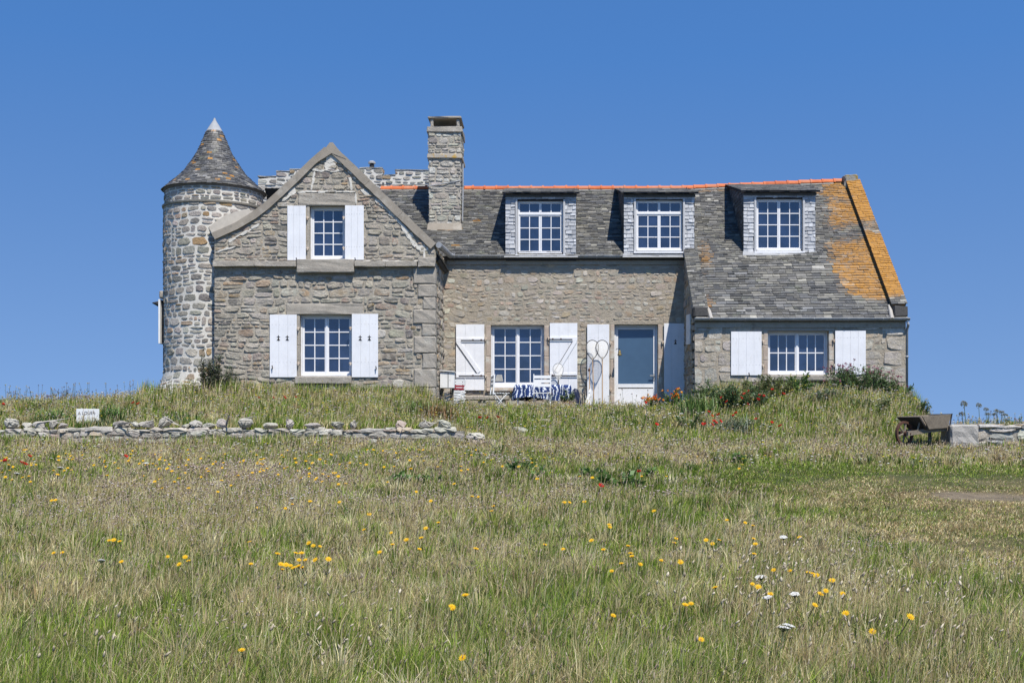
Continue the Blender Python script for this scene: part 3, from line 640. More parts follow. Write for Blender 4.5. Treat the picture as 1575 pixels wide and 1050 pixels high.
o = mb.build('chimney_strap', M['zinc']); o.parent = chimney
mb = MB(); y_ = DC-.04; zz = roofz(cx0, y_)
mb.add([(cx0-.05, DC-.12, roofz(0, DC-.12)+.005), (cx1+.05, DC-.12, roofz(0, DC-.12)+.005), (cx1+.03, DC-.03, zz+.16), (cx0-.03, DC-.03, zz+.16), (cx0-.05, DC+.05, zz-.1), (cx1+.05, DC+.05, zz-.1)], [(0, 1, 2, 3), (0, 3, 4), (1, 5, 2)])
o = mb.build('chimney_flashing', M['concrete']); o.parent = chimney
mb = MB(); mb.tube([(cx1+.06, DC+.18, zc(250)), (cx1+.06, DC+.18, zc(285)), (cx1+.05, DC+.12, roofz(0, DC)+.2)], .022, 6); o = mb.build('cable_conduit', M['zinc']); o.parent = chimney

# ------------------------------------------------------------ windows
def casement(parent, x0, x1, z0, z1, y, cols, rows, fr=.05, bar=.026, bot=None, name='casement'):
    """one sash: stiles, rails and bars, and its glass"""
    bot = bot or fr; mb = MB(); yb = y+.04
    mb.box(x0, x0+fr, y, yb, z0, z1); mb.box(x1-fr, x1, y, yb, z0, z1)
    mb.box(x0+fr, x1-fr, y, yb, z0, z0+bot); mb.box(x0+fr, x1-fr, y, yb, z1-fr, z1)
    for i in range(1, cols):
        x = x0+fr+(x1-x0-2*fr)*i/cols; mb.box(x-bar/2, x+bar/2, y+.006, yb-.004, z0+bot, z1-fr)
    for i in range(1, rows):
        z = z0+bot+(z1-fr-z0-bot)*i/rows
        xs = [x0+fr]+[v for k in range(1, cols) for v in (x0+fr+(x1-x0-2*fr)*k/cols-bar/2, x0+fr+(x1-x0-2*fr)*k/cols+bar/2)]+[x1-fr]
        for k in range(0, len(xs), 2): mb.box(xs[k], xs[k+1], y+.008, yb-.006, z-bar/2, z+bar/2)
    o = mb.build(name, M['white'], bevel=.004); o.parent = parent; o.matrix_parent_inverse = Matrix.Translation(-wloc(parent))
    return o
def pane(parent, x0, x1, z0, z1, y, m='glass', nc=1, nr=1):
    mb = MB(); t = lambda: rnd.uniform(-.004, .004)
    for i in range(nc):         # every light is its own sheet, never quite in one plane with the next
        for j in range(nr):
            a, b = x0+(x1-x0)*i/nc, x0+(x1-x0)*(i+1)/nc; c, d = z0+(z1-z0)*j/nr, z0+(z1-z0)*(j+1)/nr; k0, k1, k2 = t(), t(), t()
            mb.add([(a, y+k0, c), (b, y+k1, c), (b, y+k1+k2-k0, d), (a, y+k2, d)], [(0, 1, 2, 3)])
    mb.box(x0, x1, y+.008, y+.012, z0, z1); o = mb.build('pane', M[m]); o.parent = parent; o.matrix_parent_inverse = Matrix.Translation(-wloc(parent)); return o
def window(hole, D, ncase, cols, rows, rec=.14, bot=.06, frame=.035, sillbar=.05):
    """outer frame as the part; casements and panes below it"""
    x0, x1, z0, z1 = hole; y = D+rec; mb = MB()
    mb.box(x0+.002, x0+frame, y, y+.07, z0+.002, z1-.002); mb.box(x1-frame, x1-.002, y, y+.07, z0+.002, z1-.002)
    mb.box(x0+frame, x1-frame, y, y+.07, z1-frame, z1-.002); mb.box(x0+frame, x1-frame, y-.03, y+.07, z0+.002, z0+sillbar)
    w_ = hb(mb, 'window', M['white'], bevel=.004)
    a, b = x0+frame+.003, x1-frame-.003; zz0, zz1 = z0+sillbar+.003, z1-frame-.003
    for i in range(ncase):
        p0, p1 = a+(b-a)*i/ncase+(.002 if i else 0), a+(b-a)*(i+1)/ncase-(.002 if i < ncase-1 else 0)
        c = casement(w_, p0, p1, zz0, zz1, y+.012, cols, rows, bot=bot)
        pane(w_, p0+.03, p1-.03, zz0+.03, zz1-.03, y+.034, 'glass', cols, rows)
    if ncase == 2:
        mb = MB(); m_ = (a+b)/2; mb.box(m_-.022, m_+.022, y-.006, y+.01, zz0, zz1); o = mb.build('meeting_stile', M['white'], bevel=.004); o.parent = w_
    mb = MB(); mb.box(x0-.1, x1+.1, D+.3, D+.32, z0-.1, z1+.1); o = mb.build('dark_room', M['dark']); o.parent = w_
    return w_
window(gU, DG, 1, 3, 4, rec=.13); window(gL, DG, 2, 2, 4, rec=.14); window(mW, DM, 2, 2, 4, rec=.14, bot=.09)
window(wW, DW, 2, 3, 2, rec=.16, bot=.05)
# the door: glazed above, panelled below
x0, x1, z0, z1 = mD; y = DM+.15; fr = .05
mb = MB(); mb.box(x0+.002, x0+fr, y, y+.08, z0, z1-.002); mb.box(x1-fr, x1-.002, y, y+.08, z0, z1-.002); mb.box(x0+fr, x1-fr, y, y+.08, z1-fr, z1-.002)
dfr = hb(mb, 'door_frame', M['white'], bevel=.004)
a, b = x0+fr+.004, x1-fr-.004; zg0 = PZ(590, DM); zb = z0+.02; st = .055; mb = MB(); yy = y+.015
mb.box(a, a+st, yy, yy+.05, zb, z1-fr-.004); mb.box(b-st, b, yy, yy+.05, zb, z1-fr-.004); mb.box(a+st, b-st, yy, yy+.05, z1-fr-.07, z1-fr-.004)
mb.box(a+st, b-st, yy, yy+.05, zg0-.1, zg0); mb.box(a+st, b-st, yy, yy+.05, zb, zb+.1)
mb.box(a+st, b-st, yy+.015, yy+.04, zb+.1, zg0-.125)
door = hb(mb, 'front_door', M['white'], bevel=.005)
pane(door, a+st-.01, b-st+.01, zg0-.01, z1-fr-.06, yy+.025, 'glass_door')
mb = MB(); hz = PZ(578.5, DM); mb.box(b-.055, b-.012, yy-.012, yy+.002, hz-.11, hz+.08); mb.tube([(b-.03, yy, hz+.02), (b-.03, yy-.05, hz+.02), (b-.15, yy-.05, hz+.02)], .014, 8)
o = mb.build('door_handle', M['zinc_light']); o.parent = door
block('door_step', (x0-.05, x1+.05, z0-.14, z0-.004), DM, .2, .19)
# ermine mark
def ermine(mb, cx, cz, y, s=.055):
    f = lambda u, v, w_: (cx+u*s*1.35, w_, cz+v*s*1.1)
    for p in ([(-.16, .95), (0, 1.15), (.16, .95), (.1, .45), (-.1, .45)], [(-.55, .5), (-.1, .62), (-.1, .42), (-.55, .32)], [(.1, .62), (.55, .5), (.55, .32), (.1, .42)],
              [(-.12, .4), (.12, .4), (.2, -.3), (.6, -1), (.2, -.85), (0, -1.15), (-.2, -.85), (-.6, -1), (-.2, -.3)]):
        mb.prism(p, y-.004, y+.002, f)
def shutter(r_, D, planks=3, marks=None, back=False, hinge_side=1, out_=.045, extra=None):
    x0, x1, z0, z1 = r_; y = D-out_; mb = MB(); n = planks
    for i in range(n):
        a, b = x0+(x1-x0)*i/n, x0+(x1-x0)*(i+1)/n; gp = .001 if D == DW else .002; mb.box(a+gp, b-gp, y-rnd.uniform(0, .0015), y+.028, z0, z1)
    mb.box(x0+.004, x1-.004, y+.008, y+.024, z0+.004, z1-.004)
    if not back:
        for zz in (z0+(z1-z0)*.84, z0+(z1-z0)*.24):
            for i in range(2*n+1):
                xx = x0+(x1-x0)*(i+.7)/(2*n+1.4); mb.tube([(xx, y-.006, zz+rnd.uniform(-.004, .004)), (xx, y+.002, zz)], .006, 6, 1)
    o = hb(mb, 'shutter', [M['white'], M['zinc_light']], bevel=.002)
    def sub(mb_, nm, m): c = mb_.build(nm, m); c.parent = o; return c
    if back:
        for k, zz in enumerate((z0+(z1-z0)*.76, z0+(z1-z0)*.22)):
            b_ = MB(); b_.box(x0+.006, x1-.006, y-.024, y-.001, zz-.05, zz+.055); sub(b_, 'batten', M['white'])
            h_ = MB(); xa, xb = (x0+.18*(x1-x0) if k == 0 else x0+.1*(x1-x0), x1+.02) if hinge_side > 0 else (x0-.02, x1-(.18 if k == 0 else .02)*(x1-x0))
            h_.box(xa, xb, y-.031, y-.0245, zz-.022, zz+.004)
            xs_ = x1 if hinge_side > 0 else x0
            for dx in (-.08, -.3): h_.rbox(xs_+hinge_side*dx-.02, xs_+hinge_side*dx+.02, y-.04, y-.03, zz-.012, zz+.02, b=.006, m=1)
            sub(h_, 'strap_hinge', [M['iron'], M['rust']])
        pA = Vector((x0+.05, y-.012, z0+(z1-z0)*.76-.04)) if hinge_side > 0 else Vector((x1-.05, y-.012, z0+(z1-z0)*.76-.04))
        pB = Vector((x1-.14, y-.012, z0+(z1-z0)*.22+.09)) if hinge_side > 0 else Vector((x0+.18, y-.012, z0+(z1-z0)*.22+.09))
        d = (pB-pA); L_ = d.length; ang = math.atan2(d.z, d.x); Mx = Matrix.Translation((pA+pB)/2) @ Matrix.Rotation(-ang, 4, 'Y')
        b_ = MB(); b_.box(-L_/2, L_/2, -.011, .011, -.05, .05, M=Mx); sub(b_, 'brace', M['white'])
        b_ = MB(); b_.box(-L_/2, L_/2, -.009, .009, -.064 if hinge_side > 0 else -.064, -.051, M=Mx); sub(b_, 'brace_edge', M['iron'])
    if marks:
        b_ = MB()
        for (mx, mz) in marks: ermine(b_, PX(mx, D), PZ(mz, D), y-.003)
        sub(b_, 'ermine_marks', M['iron'])
    # pintles
    for zz in (z0+(z1-z0)*.78, z0+(z1-z0)*.22):
        xs_ = x1+.004 if hinge_side > 0 else x0-.004; b_ = MB()
        b_.rbox(xs_-.0+(0 if hinge_side > 0 else -.06), xs_+(.06 if hinge_side > 0 else 0), y-.004, D+.01, zz-.018, zz+.022, b=.006); b_.tube([(xs_+hinge_side*.03, y-.01, zz-.055), (xs_+hinge_side*.03, y-.01, zz+.03)], .014, 8)
        sub(b_, 'pintle', M['rustw'])
    return o
def catch(px, py, D):
    mb = MB(); x, z = PX(px, D), PZ(py, D); mb.tube([(x, D-.02, z), (x, D-.1, z)], .008, 6); mb.tube([(x, D-.09, z-.05), (x+.01, D-.1, z), (x-.005, D-.09, z+.06)], [.006, .012, .014], 6); hb(mb, 'shutter_catch', M['iron'])
shutter(rc(442.5, 317, 471, 400.5, DG), DG, 3, hinge_side=1); shutter(rc(531, 316.5, 560, 400, DG), DG, 3, hinge_side=-1)
shutter(rc(415.5, 484, 457, 580, DG), DG, 3, [(429, 520), (442.5, 520)], hinge_side=1); shutter(rc(541.5, 483, 582, 580, DG), DG, 3, [(554.5, 520), (568.5, 520)], hinge_side=-1)
shutter(rc(701.5, 499, 745, 600, DM), DM, 3, back=True, hinge_side=1, out_=.06); shutter(rc(845.5, 497, 888, 600, DM), DM, 3, back=True, hinge_side=-1, out_=.06)
shutter(rc(903, 499, 937, 627, DM), DM, 2, hinge_side=1, out_=.06); shutter(rc(1021, 497.5, 1055, 627, DM), DM, 3, [(1038.5, 526)], hinge_side=-1, out_=.06)
shutter(rc(1124, 510, 1171, 577, DW), DW, 4, hinge_side=1); shutter(rc(1284, 508.5, 1331, 576, DW), DW, 4, hinge_side=-1)
for q_ in ((457, 401, DG), (547, 401, DG), (420, 566, DG), (579, 567, DG), (1151, 577, DW), (938, 578, DM)): catch(*q_)
# small open shutter on the side wall of the wing
mb = MB(); Mx = Matrix.Translation((XW0-.03, 29.75, PZ(505, 29.6))) @ Matrix.Rotation(R(98), 4, 'Z') @ Matrix.Scale(.7, 4, (1, 0, 0))
for i in range(3): mb.box(.006+i*.17, .17+i*.17, -.02, .01, -.38, .38, M=Mx)
for zz in (-.28, .28): mb.box(.0, .5, -.045, -.021, zz-.045, zz+.045, M=Mx)
hb(mb, 'side_shutter', M['white_old'], bevel=.003)
# things standing behind the panes, close to the glass
def inside(name, polys, D, mats):
    mb = MB()
    for k, pl in enumerate(polys): mb.prism([(PX(x, D), PZ(y, D)) for x, y in pl], D, D+.004, lambda u, v, w_: (u, w_, v), k if len(mats) > 1 else 0)
    hb(mb, name, mats)
inside('ochre_curtain', [[(533.5, 566), (530.5, 568.5), (536, 568.5), (536, 548)]], DG+.176, [mat('ochre_cloth', (.35, .22, .08), .9, var=(20, .6, 1.2))])
inside('shelf_stripes', [[(820, 566+4.2*k), (833, 566+4.2*k), (833, 568+4.2*k), (820, 568+4.2*k)] for k in range(5)], DM+.176, [mat('striped_books', (.38, .3, .25), .9, var=(30, .5, 1.3))])
inside('pale_box', [[(761, 586), (764, 576), (772, 576), (774, 586)]], DM+.176, [mat('pale_card', (.4, .4, .38), .9, var=(14, .7, 1.1))])
# ------------------------------------------------------------ dormers
def dormer(x0, y0, x1, y1, wx0, wy0, wx1, wy1, transom, seed):
    """outer front rectangle and window rectangle in pixels"""
    D = 31.1; X0, X1 = PX(x0, D), PX(x1, D); Z0, Z1 = PZ(y1, D), PZ(y0, D); a, b = PX(wx0, D), PX(wx1, D); c, d = PZ(wy1, D), PZ(wy0, D)
    mb = MB(); out_ = [(X0, Z0-.15), (X1, Z0-.15), (X1, Z1), (X0, Z1)]
    slab(mb, out_, [(a, b, c, d)], front(D), .12, .1, 1)
    def cl(u, s, r):
        q_ = r.uniform(.78, 1.2); return tuple(k*q_ for k in r.choice([(.40, .41, .425), (.47, .475, .48), (.33, .34, .355)]))+(0,)
    for (p0, p1, q0, q1) in ((X0, a-.06, Z0-.02, Z1-.1), (b+.06, X1, Z0-.02, Z1-.1)):
        slates(mb, p0-.01, p1, q0, q1, lambda u, s, h: Vector((u, D-h-.004, s)), .1, (.1, .2), th=.014, colf=cl, seed=seed)
    slates(mb, X0-.01, X1+.01, Z1-.1, Z1-.005, lambda u, s, h: Vector((u, D-h-.004, s)), .09, (.12, .24), th=.014, colf=cl, seed=seed+1)
    # cheeks
    for (xs_, sg) in ((X0, -1), (X1, 1)):
        zb_ = lambda y_: roofz(0, y_)-.05
        yb = DR-.3
        mb.add([(xs_, D, Z0-.15), (xs_, D, Z1), (xs_, DR-.35, Z1+.62), (xs_, DR-.35, roofz(0, DR-.35)-.1)], [(0, 1, 2, 3)], 1)
        r0 = random.Random(seed+5); z = Z0-.1
        while z < Z1+.5:
            y_ = D+.0
            ys = D if z < Z1 else D+(z-Z1)/.27
            ye = min(28.8+(z+.1-(RZ-SL*(DR-28.8)))/SL, DR-.4)
            yy_ = max(D, ys)
            while yy_ < ye:
                w_ = r0.uniform(.12, .24); t = r0.uniform(.008, .018)
                mb.add([(xs_+sg*t, yy_+.003, z), (xs_+sg*t, yy_+w_-.003, z), (xs_+sg*.004, yy_+w_-.003, z+.12), (xs_+sg*.004, yy_+.003, z+.12), (xs_, yy_+.003, z), (xs_, yy_+w_-.003, z)], [(0, 1, 2, 3), (4, 5, 1, 0), (0, 3, 4), (1, 5, 2)], 0, tuple(k*.9 for k in slatecol(0, 0, r0)[:3])+(0,)); yy_ += w_
            z += .1
    dm = hb(mb, 'dormer', [M['slate_light'], M['under']])
    def sub(mb_, nm, m, **k): o = mb_.build(nm, m, **k); o.parent = dm; return o
    # roof slab: low pitch from ridge to front
    mb = MB(); y0_ = D-.16; za = Z1+.03; zb2 = roofz((X0+X1)/2, DR-.06)+.0; e = .09
    v = [(X0-e, y0_, za-.02), (X1+e, y0_, za-.02), (X1+e*.4, DR-.1, zb2-.06), (X0-e*.4, DR-.1, zb2-.06)]
    mb.add(v+[(p[0], p[1], p[2]+.045) for p in v], [(3, 2, 1, 0), (4, 5, 6, 7), (0, 1, 5, 4), (1, 2, 6, 5), (3, 0, 4, 7), (2, 3, 7, 6)], 1)
    sl_ = (zb2-za)/(DR-.1-y0_)
    slates(mb, X0-e-.01, X1+e+.01, -.01, DR-.1-y0_, lambda u, s, h: Vector((u+0*s, y0_+s, za+.028+sl_*s+h)), .13, (.16, .3), th=.01, colf=lambda u, s, r: tuple(k*1.25 for k in slatecol(u, s, r, .12)[:3])+(.18,), seed=seed+9)
    sub(mb, 'dormer_roof', [M['slate'], M['under']])
    mb = MB(); mb.box(X0-.02, X1+.02, D-.06, D-.028, Z1-.055, Z1+.012); sub(mb, 'fascia_board', mat('dark_board', (.09, .09, .088), .8, var=(20, .7, 1.3)))
    # grey folded shutters at both sides, then the window
    mb = MB()
    for (p0, p1) in ((a-.055, a-.004), (b+.004, b+.055)):
        mb.box(p0, p1, D-.05, D+.02, c-.02, d+.03)
        mb.box(p0+.02, p0+.03, D-.056, D-.0502, c, d)
    sub(mb, 'folded_shutters', mat('grey_white_paint', (.5, .5, .5), .6, var=(10, .8, 1.1)), bevel=.003)
    y = D+.05; fr = .03; mb = MB()
    mb.box(a+.002, a+fr, y, y+.06, c, d); mb.box(b-fr, b-.002, y, y+.06, c, d); mb.box(a+fr, b-fr, y, y+.06, d-fr, d-.002); mb.box(a+fr, b-fr, y-.03, y+.06, c, c+.055)
    mb.box(a-.06, b+.06, D-.075, D-.004, c-.07, c-.024)
    sub(mb, 'window_frame', M['white'], bevel=.003)
    aa, bb = a+fr+.003, b-fr-.003; cc = c+.058; dd = d-fr-.003; mid = (aa+bb)/2
    zt = PZ(transom, D) if transom else dd
    for (p0, p1) in ((aa, mid-.002), (mid+.002, bb)):
        casement(dm, p0, p1, cc, zt-.02 if transom else dd, y+.012, 2, 3 if transom else 4, fr=.038, bar=.024).matrix_parent_inverse = Matrix()
        if transom: casement(dm, p0, p1, zt+.025, dd, y+.012, 2, 1, fr=.03, bar=.024, name='fanlight').matrix_parent_inverse = Matrix()
    for o in [pane(dm, aa+.01, bb-.01, cc+.01, dd-.01, y+.036, 'glass', 4, 4)]: o.matrix_parent_inverse = Matrix()
    if transom: mb = MB(); mb.box(aa, bb, y-.005, y+.05, zt-.018, zt+.022); sub(mb, 'transom', M['white'], bevel=.003)
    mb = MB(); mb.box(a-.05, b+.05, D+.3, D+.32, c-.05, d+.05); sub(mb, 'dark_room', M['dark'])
    # zinc apron below
    mb = MB(); mb.add([(X0-.02, D-.005, Z0+.02), (X1+.02, D-.005, Z0+.02), (X1+.05, D-.13, roofz((X0+X1)/2, D-.13)+.02), (X0-.05, D-.13, roofz((X0+X1)/2, D-.13)+.02)], [(0, 1, 2, 3)]); sub(mb, 'apron', M['zinc_light'])
dormer(778, 300, 886, 392, 796, 309, 866, 391, 329, 100)
dormer(960, 300, 1068, 391, 978, 308, 1050, 386, 328, 120)
dormer(1144, 297.5, 1254, 387, 1163, 306, 1234, 386, None, 140)

# ------------------------------------------------------------ round tower
TX, TY, TR = PX(330, 30), 30.0, 1.245
def tz(py): return PZ(py, 30)
def Wt(u, v, h):    # u = arc length
    r_ = TR+h+.42*float(sm(3.15, 2.0, v))**1.3; r_ -= .03*float(sm(tz(321.5), tz(320), v)); th = u/TR
    return Vector((TX+r_*math.cos(th), TY+r_*math.sin(th), v))
mb = MB(); zt_ = tz(292); prof = [(TR+.42*float(sm(3.15, 2.0, z))**1.3, z) for z in np.linspace(1.2, 3.3, 10)]+[(TR, tz(321)), (TR-.03, tz(320)), (TR-.03, zt_)]
mb.lathe(prof, TX, TY, 64)
C = 2*math.pi*TR
th0 = math.atan2(PX(258, 29.8)-TX, 0)  # unused
hole_t = (TR*(R(180)), TR*(R(207)), tz(528), tz(462))
masonry(mb, [(TR*R(150), 1.3), (TR*R(375), 1.3), (TR*R(375), tz(323)), (TR*R(150), tz(323))], [hole_t], Wt, hh=(.08, .25), ww=(.14, .44), gap=.03, rise=.016, wob=.05, seed=81, sq=3.2, jag=.12,
        pal=[((.37, .345, .305), 5), ((.29, .275, .25), 4), ((.43, .4, .35), 4), ((.42, .33, .25), 1.5), ((.38, .26, .14), .7)])
masonry(mb, [(TR*R(150), tz(319)), (TR*R(375), tz(319)), (TR*R(375), zt_), (TR*R(150), zt_)], [], Wt, hh=(.07, .14), ww=(.12, .36), gap=.028, rise=.02, wob=.015, seed=82, sq=3, pal=[((.32, .3, .27), 5), ((.42, .39, .34), 4), ((.46, .35, .25), 1)])
tower = hb(mb, 'round_tower', ST('mortar_white'))
def tsub(mb_, nm, m, **k): o = mb_.build(nm, m, **k); o.parent = tower; return o
mb = MB(); mb.lathe([(TR-.01, tz(325)), (TR+.035, tz(324)), (TR+.045, tz(321.5)), (TR-.02, tz(320.2))], TX, TY, 64); tsub(mb, 'tower_band', mat('band_mortar', (.3, .28, .24), .9, var=(20, .7, 1.2), bump=[(30, .6, .01)]))
mb = MB(); mb.lathe([(TR-.05, zt_-.13), (TR-.005, zt_-.12), (TR+.03, zt_-.06), (TR-.05, zt_-.05)], TX, TY, 64); tsub(mb, 'eaves_ring', mat('eaves_grey', (.15, .14, .13), .8, var=(12, .7, 1.2)))
cone = [(1.295, 296.5), (1.14, 288), (.98, 279.5), (.79, 268.6), (.66, 257.6), (.43, 236), (.32, 220), (.205, 203)]
mb = MB(); zz = [tz(p[1]) for p in cone]; rr = [p[0] for p in cone]
def cr(z): return float(np.interp(z, zz, rr))
zs = list(np.linspace(zz[0], zz[-1], 40))
mb.lathe([(cr(z)-.012, z) for z in zs], TX, TY, 64, 1); mb.lathe([(cr(zs[0])-.012, zs[0]), (1.0, zs[0]+.02)], TX, TY, 64, 1)
z = zz[0]; r0 = random.Random(83)
while z < zz[-1]-.01:
    dz = .048+.012*(z-zz[0]); z2 = min(z+dz, zz[-1]); ra, rb = cr(z), cr(z2+.01); th = r0.uniform(0, .2)
    n = max(10, int(2*math.pi*ra/.125)); a_ = th
    for k in range(n):
        wa = 2*math.pi/n*r0.uniform(.9, 1.1); g = .003/max(ra, .1); t = r0.uniform(.008, .024); j = r0.uniform(-.006, .006)
        def C_(r_, an, zz_): return (TX+r_*math.cos(an), TY+r_*math.sin(an), zz_)
        a1 = a_+g; a2 = a_+2*math.pi/n-g; am = (a1+a2)/2
        mb.add([C_(ra+t, a1, z+j), C_(ra+t, am, z+j), C_(ra+t, a2, z+j), C_(rb+.003, a2, z2+.01), C_(rb+.003, am, z2+.01), C_(rb+.003, a1, z2+.01), C_(ra-.01, a1, z+j), C_(ra-.01, am, z+j), C_(ra-.01, a2, z+j)],
               [(0, 1, 4, 5), (1, 2, 3, 4), (6, 7, 1, 0), (7, 8, 2, 1), (8, 3, 2), (6, 0, 5)], 0, tuple(q_*.95 for q_ in slatecol(0, 0, r0)[:3])+(.28 if r0.random() < .07 else (.5 if r0.random() < .02 else 0),))
        a_ += 2*math.pi/n
    z = z2
tsub(mb, 'tower_roof', [M['slate'], M['under']])
mb = MB(); mb.lathe([(.225, tz(205)), (.212, tz(203)), (.13, tz(194.5)), (.05, tz(187)), (.03, tz(184)), (.02, tz(182)), (0, tz(181.5))], TX, TY, 24); tsub(mb, 'tower_finial', M['zinc_light'])
# tower window seen edge-on on the left: reveal, frame and open leaf
mb = MB(); thh = R(193)
def Tp(an, r_, z): return Vector((TX+r_*math.cos(R(an)), TY+r_*math.sin(R(an)), z))
za, zb_ = tz(560), tz(462)
mb.add([Tp(181, TR+.012, za), Tp(190, TR+.02, za), Tp(204, TR+.02, za), Tp(204, TR+.02, zb_), Tp(190, TR+.02, zb_), Tp(181, TR+.012, zb_)], [(0, 1, 4, 5), (1, 2, 3, 4)]); tsub(mb, 'window_surround', M['granite_pink'])
mb = MB(); p = Tp(192, TR+.03, 0); mb.rbox(p.x-.03, p.x+.2, p.y-.2, p.y+.1, tz(462), tz(450), b=.03, jit=.015); tsub(mb, 'tower_lintel', M['granite'])
mb = MB(); x_ = PX(251.5, 29.9); mb.box(x_-.02, x_+.025, 29.55, 30.1, tz(530), tz(463)); tsub(mb, 'window_leaf', M['white_old'], bevel=.004)
mb = MB(); p = Vector((x_-.02, 29.7, tz(469))); mb.tube([p+Vector((-.01, 0, 0)), p+Vector((-.05, 0, 0)), p+Vector((-.19, -.03, .02))], [.04, .07, .012], 10); tsub(mb, 'wall_lamp', M['iron'])

# ------------------------------------------------------------ crenellated tower behind
cren = empty('crenellated_tower', (-6, 38, 2), label='pale-mortared stone parapet with merlons rising behind the ridge of the house', cat='tower')
mb = MB(); DB = 37.0; X0, X1 = PX(397, DB), PX(668, DB); zb_ = PZ(284, DB)
Wc = front(DB); o_ = [(X0, 1.2), (X1, 1.2), (X1, zb_), (X0, zb_)]
slab(mb, o_, [], Wc, 3.2, 0)
pw = [((.38, .36, .32), 5), ((.30, .29, .26), 3), ((.46, .44, .4), 4), ((.4, .29, .19), 1)]
masonry(mb, [(X0, 7.5), (X1, 7.5), (X1, zb_), (X0, zb_)], [], Wc, hh=(.1, .2), ww=(.16, .45), gap=.045, rise=.02, wob=.03, seed=91, pal=pw, sq=2.8)
mer = [(397, 425, 272.5), (425, 446, 264.5), (446, 500, 262), (500, 553, 268), (553, 588, 259.5), (588, 608, 270.5), (608, 668, 263)]
for i, (a, b, t) in enumerate(mer):
    xa, xb, zt2 = PX(a, DB), PX(b, DB), PZ(t, DB)
    tl = zt2-(.06 if i == 0 else 0)
    o_ = [(xa, zb_-.02), (xb, zb_-.02), (xb, zt2), (xa, tl)]
    mb.prism(o_, DB, DB+.45, lambda u, v, w_: (u, w_, v))
    masonry(mb, o_, [], Wc, hh=(.1, .22), ww=(.2, .5), gap=.04, rise=.025, wob=.02, seed=92+i, pal=pw, sq=2.8)
    Wl = lambda u, v, h, xb=xb: Vector((xb+h, u, v)); masonry(mb, [(DB, zb_), (DB+.45, zb_), (DB+.45, zt2), (DB, zt2)], [], Wl, hh=(.1, .2), ww=(.15, .4), gap=.04, rise=.02, wob=.01, seed=99+i, pal=pw)
    mb.rbox(xa-.01, xb+.01, DB-.02, DB+.47, zt2, zt2+.04, b=.02, jit=.012, m=1, c=(.36, .35, .32, 1), sub=2)
o = mb.build('parapet_wall', ST('mortar_white')); o.parent = cren; o.matrix_parent_inverse = Matrix.Translation(-Vector(cren.location))
mb = MB(); x_, z_ = PX(572, 37.25), PZ(258.5, 37.2); mb.tube([(x_, 37.25, z_-.02), (x_, 37.25, z_+.12)], .075, 12); mb.tube([(x_, 37.25, z_+.1), (x_, 37.25, z_+.19), (x_, 37.25, z_+.24)], [.05, .05, .04], 12)
mb.tube([(x_, 37.25, z_+.15), (x_, 37.25, z_+.2), (x_, 37.25, z_+.235)], [.12, .115, .06], 14, 1)
o = mb.build('vent_pipe', [M['iron'], M['zinc_light']]); o.parent = cren; o.matrix_parent_inverse = Matrix.Translation(-Vector(cren.location))
# ------------------------------------------------------------ ground, sea
def track(x, y):    # short trodden grass at the right
    w_ = 1.6*(fnoise(x, y, 1.1, 41)-.5)
    return sm(1.6, 4.2, x+.1*(y-14)+w_)*sm(9.3, 12.3, y+.25*(x-4)+w_)*sm(21, 17.2, y+w_)
def bare(x, y):
    k = np.exp(-((x-5.6)/.55)**2-((y-15.7)/.5)**2)+.8*np.exp(-((x-6.6)/.5)**2-((y-15.5)/.4)**2)
    return np.clip((k*1.5*(.2+1.6*fnoise(x, y, 2.6, 2))-.3)*1.1, 0, .6)
def green(x, y):
    g = .55+1.3*(fnoise(x, y, .55, 6)-.5)+.9*(fnoise(x, y, 1.9, 9)-.5)+.5*(vnoise(x, y, 5, 19)-.5)
    g = g+.4*np.exp(-((x-1.2)/3.2)**2-((y-17.2)/1.9)**2)+.35*sm(17, 18.2, y)*sm(21, 19.6, y)*sm(2.6, 4, x)-.28*np.exp(-((x+3.8)/2.4)**2-((y-15.2)/2.6)**2)
    g = g-.22*np.exp(-((x-1.8)/2.8)**2-((y-21.5)/1.2)**2)-.36*track(x, y)*sm(17.2, 15, y)-.04*sm(9.5, 7.5, y)
    g = g+.2*sm(23.2, 24.5, y)+.2*np.exp(-((x-4.8)/2.4)**2-((y-26)/1.8)**2)
    return np.clip(g, .05, .95)
def axis(parts): return np.concatenate([np.arange(a, b, s) for a, b, s in parts])
gx = axis([(-400, -60, 30), (-60, -18, 2), (-18, 18, .2), (18, 60, 2), (60, 401, 30)]); gy = axis([(-60, 0, 6), (0, 4, .5), (4, 22.3, .2), (22.3, 23.5, .07), (23.5, 36, .2), (36, 80, 1.5), (80, 200, 8)])
GX, GY = np.meshgrid(gx, gy); GZ = zg(GX, GY)
nx, ny = len(gx), len(gy); vv = np.stack([GX, GY, GZ], -1).reshape(-1, 3)
ii, jj = np.meshgrid(np.arange(nx-1), np.arange(ny-1)); a = (jj*nx+ii).ravel(); quads = np.stack([a, a+1, a+nx+1, a+nx], -1)
me = bpy.data.meshes.new('ground'); me.vertices.add(len(vv)); me.vertices.foreach_set('co', vv.ravel()); me.loops.add(quads.size); me.loops.foreach_set('vertex_index', quads.ravel().astype(np.int32))
me.polygons.add(len(quads)); me.polygons.foreach_set('loop_start', np.arange(len(quads))*4); me.polygons.foreach_set('loop_total', np.full(len(quads), 4)); me.polygons.foreach_set('use_smooth', np.ones(len(quads), bool))
me.update(calc_edges=True); me.materials.append(M['soil'])
g = green(GX, GY).ravel()[:, None]; b_ = bare(GX, GY).ravel()[:, None]
c = np.array([.06, .075, .022])*g+np.array([.17, .13, .065])*(1-g); c = c*(1-b_)+np.array([.24, .19, .14])*b_
far = sm(36, 60, GY).ravel()[:, None]; c = c*(1-far)+np.array([.12, .12, .05])*far
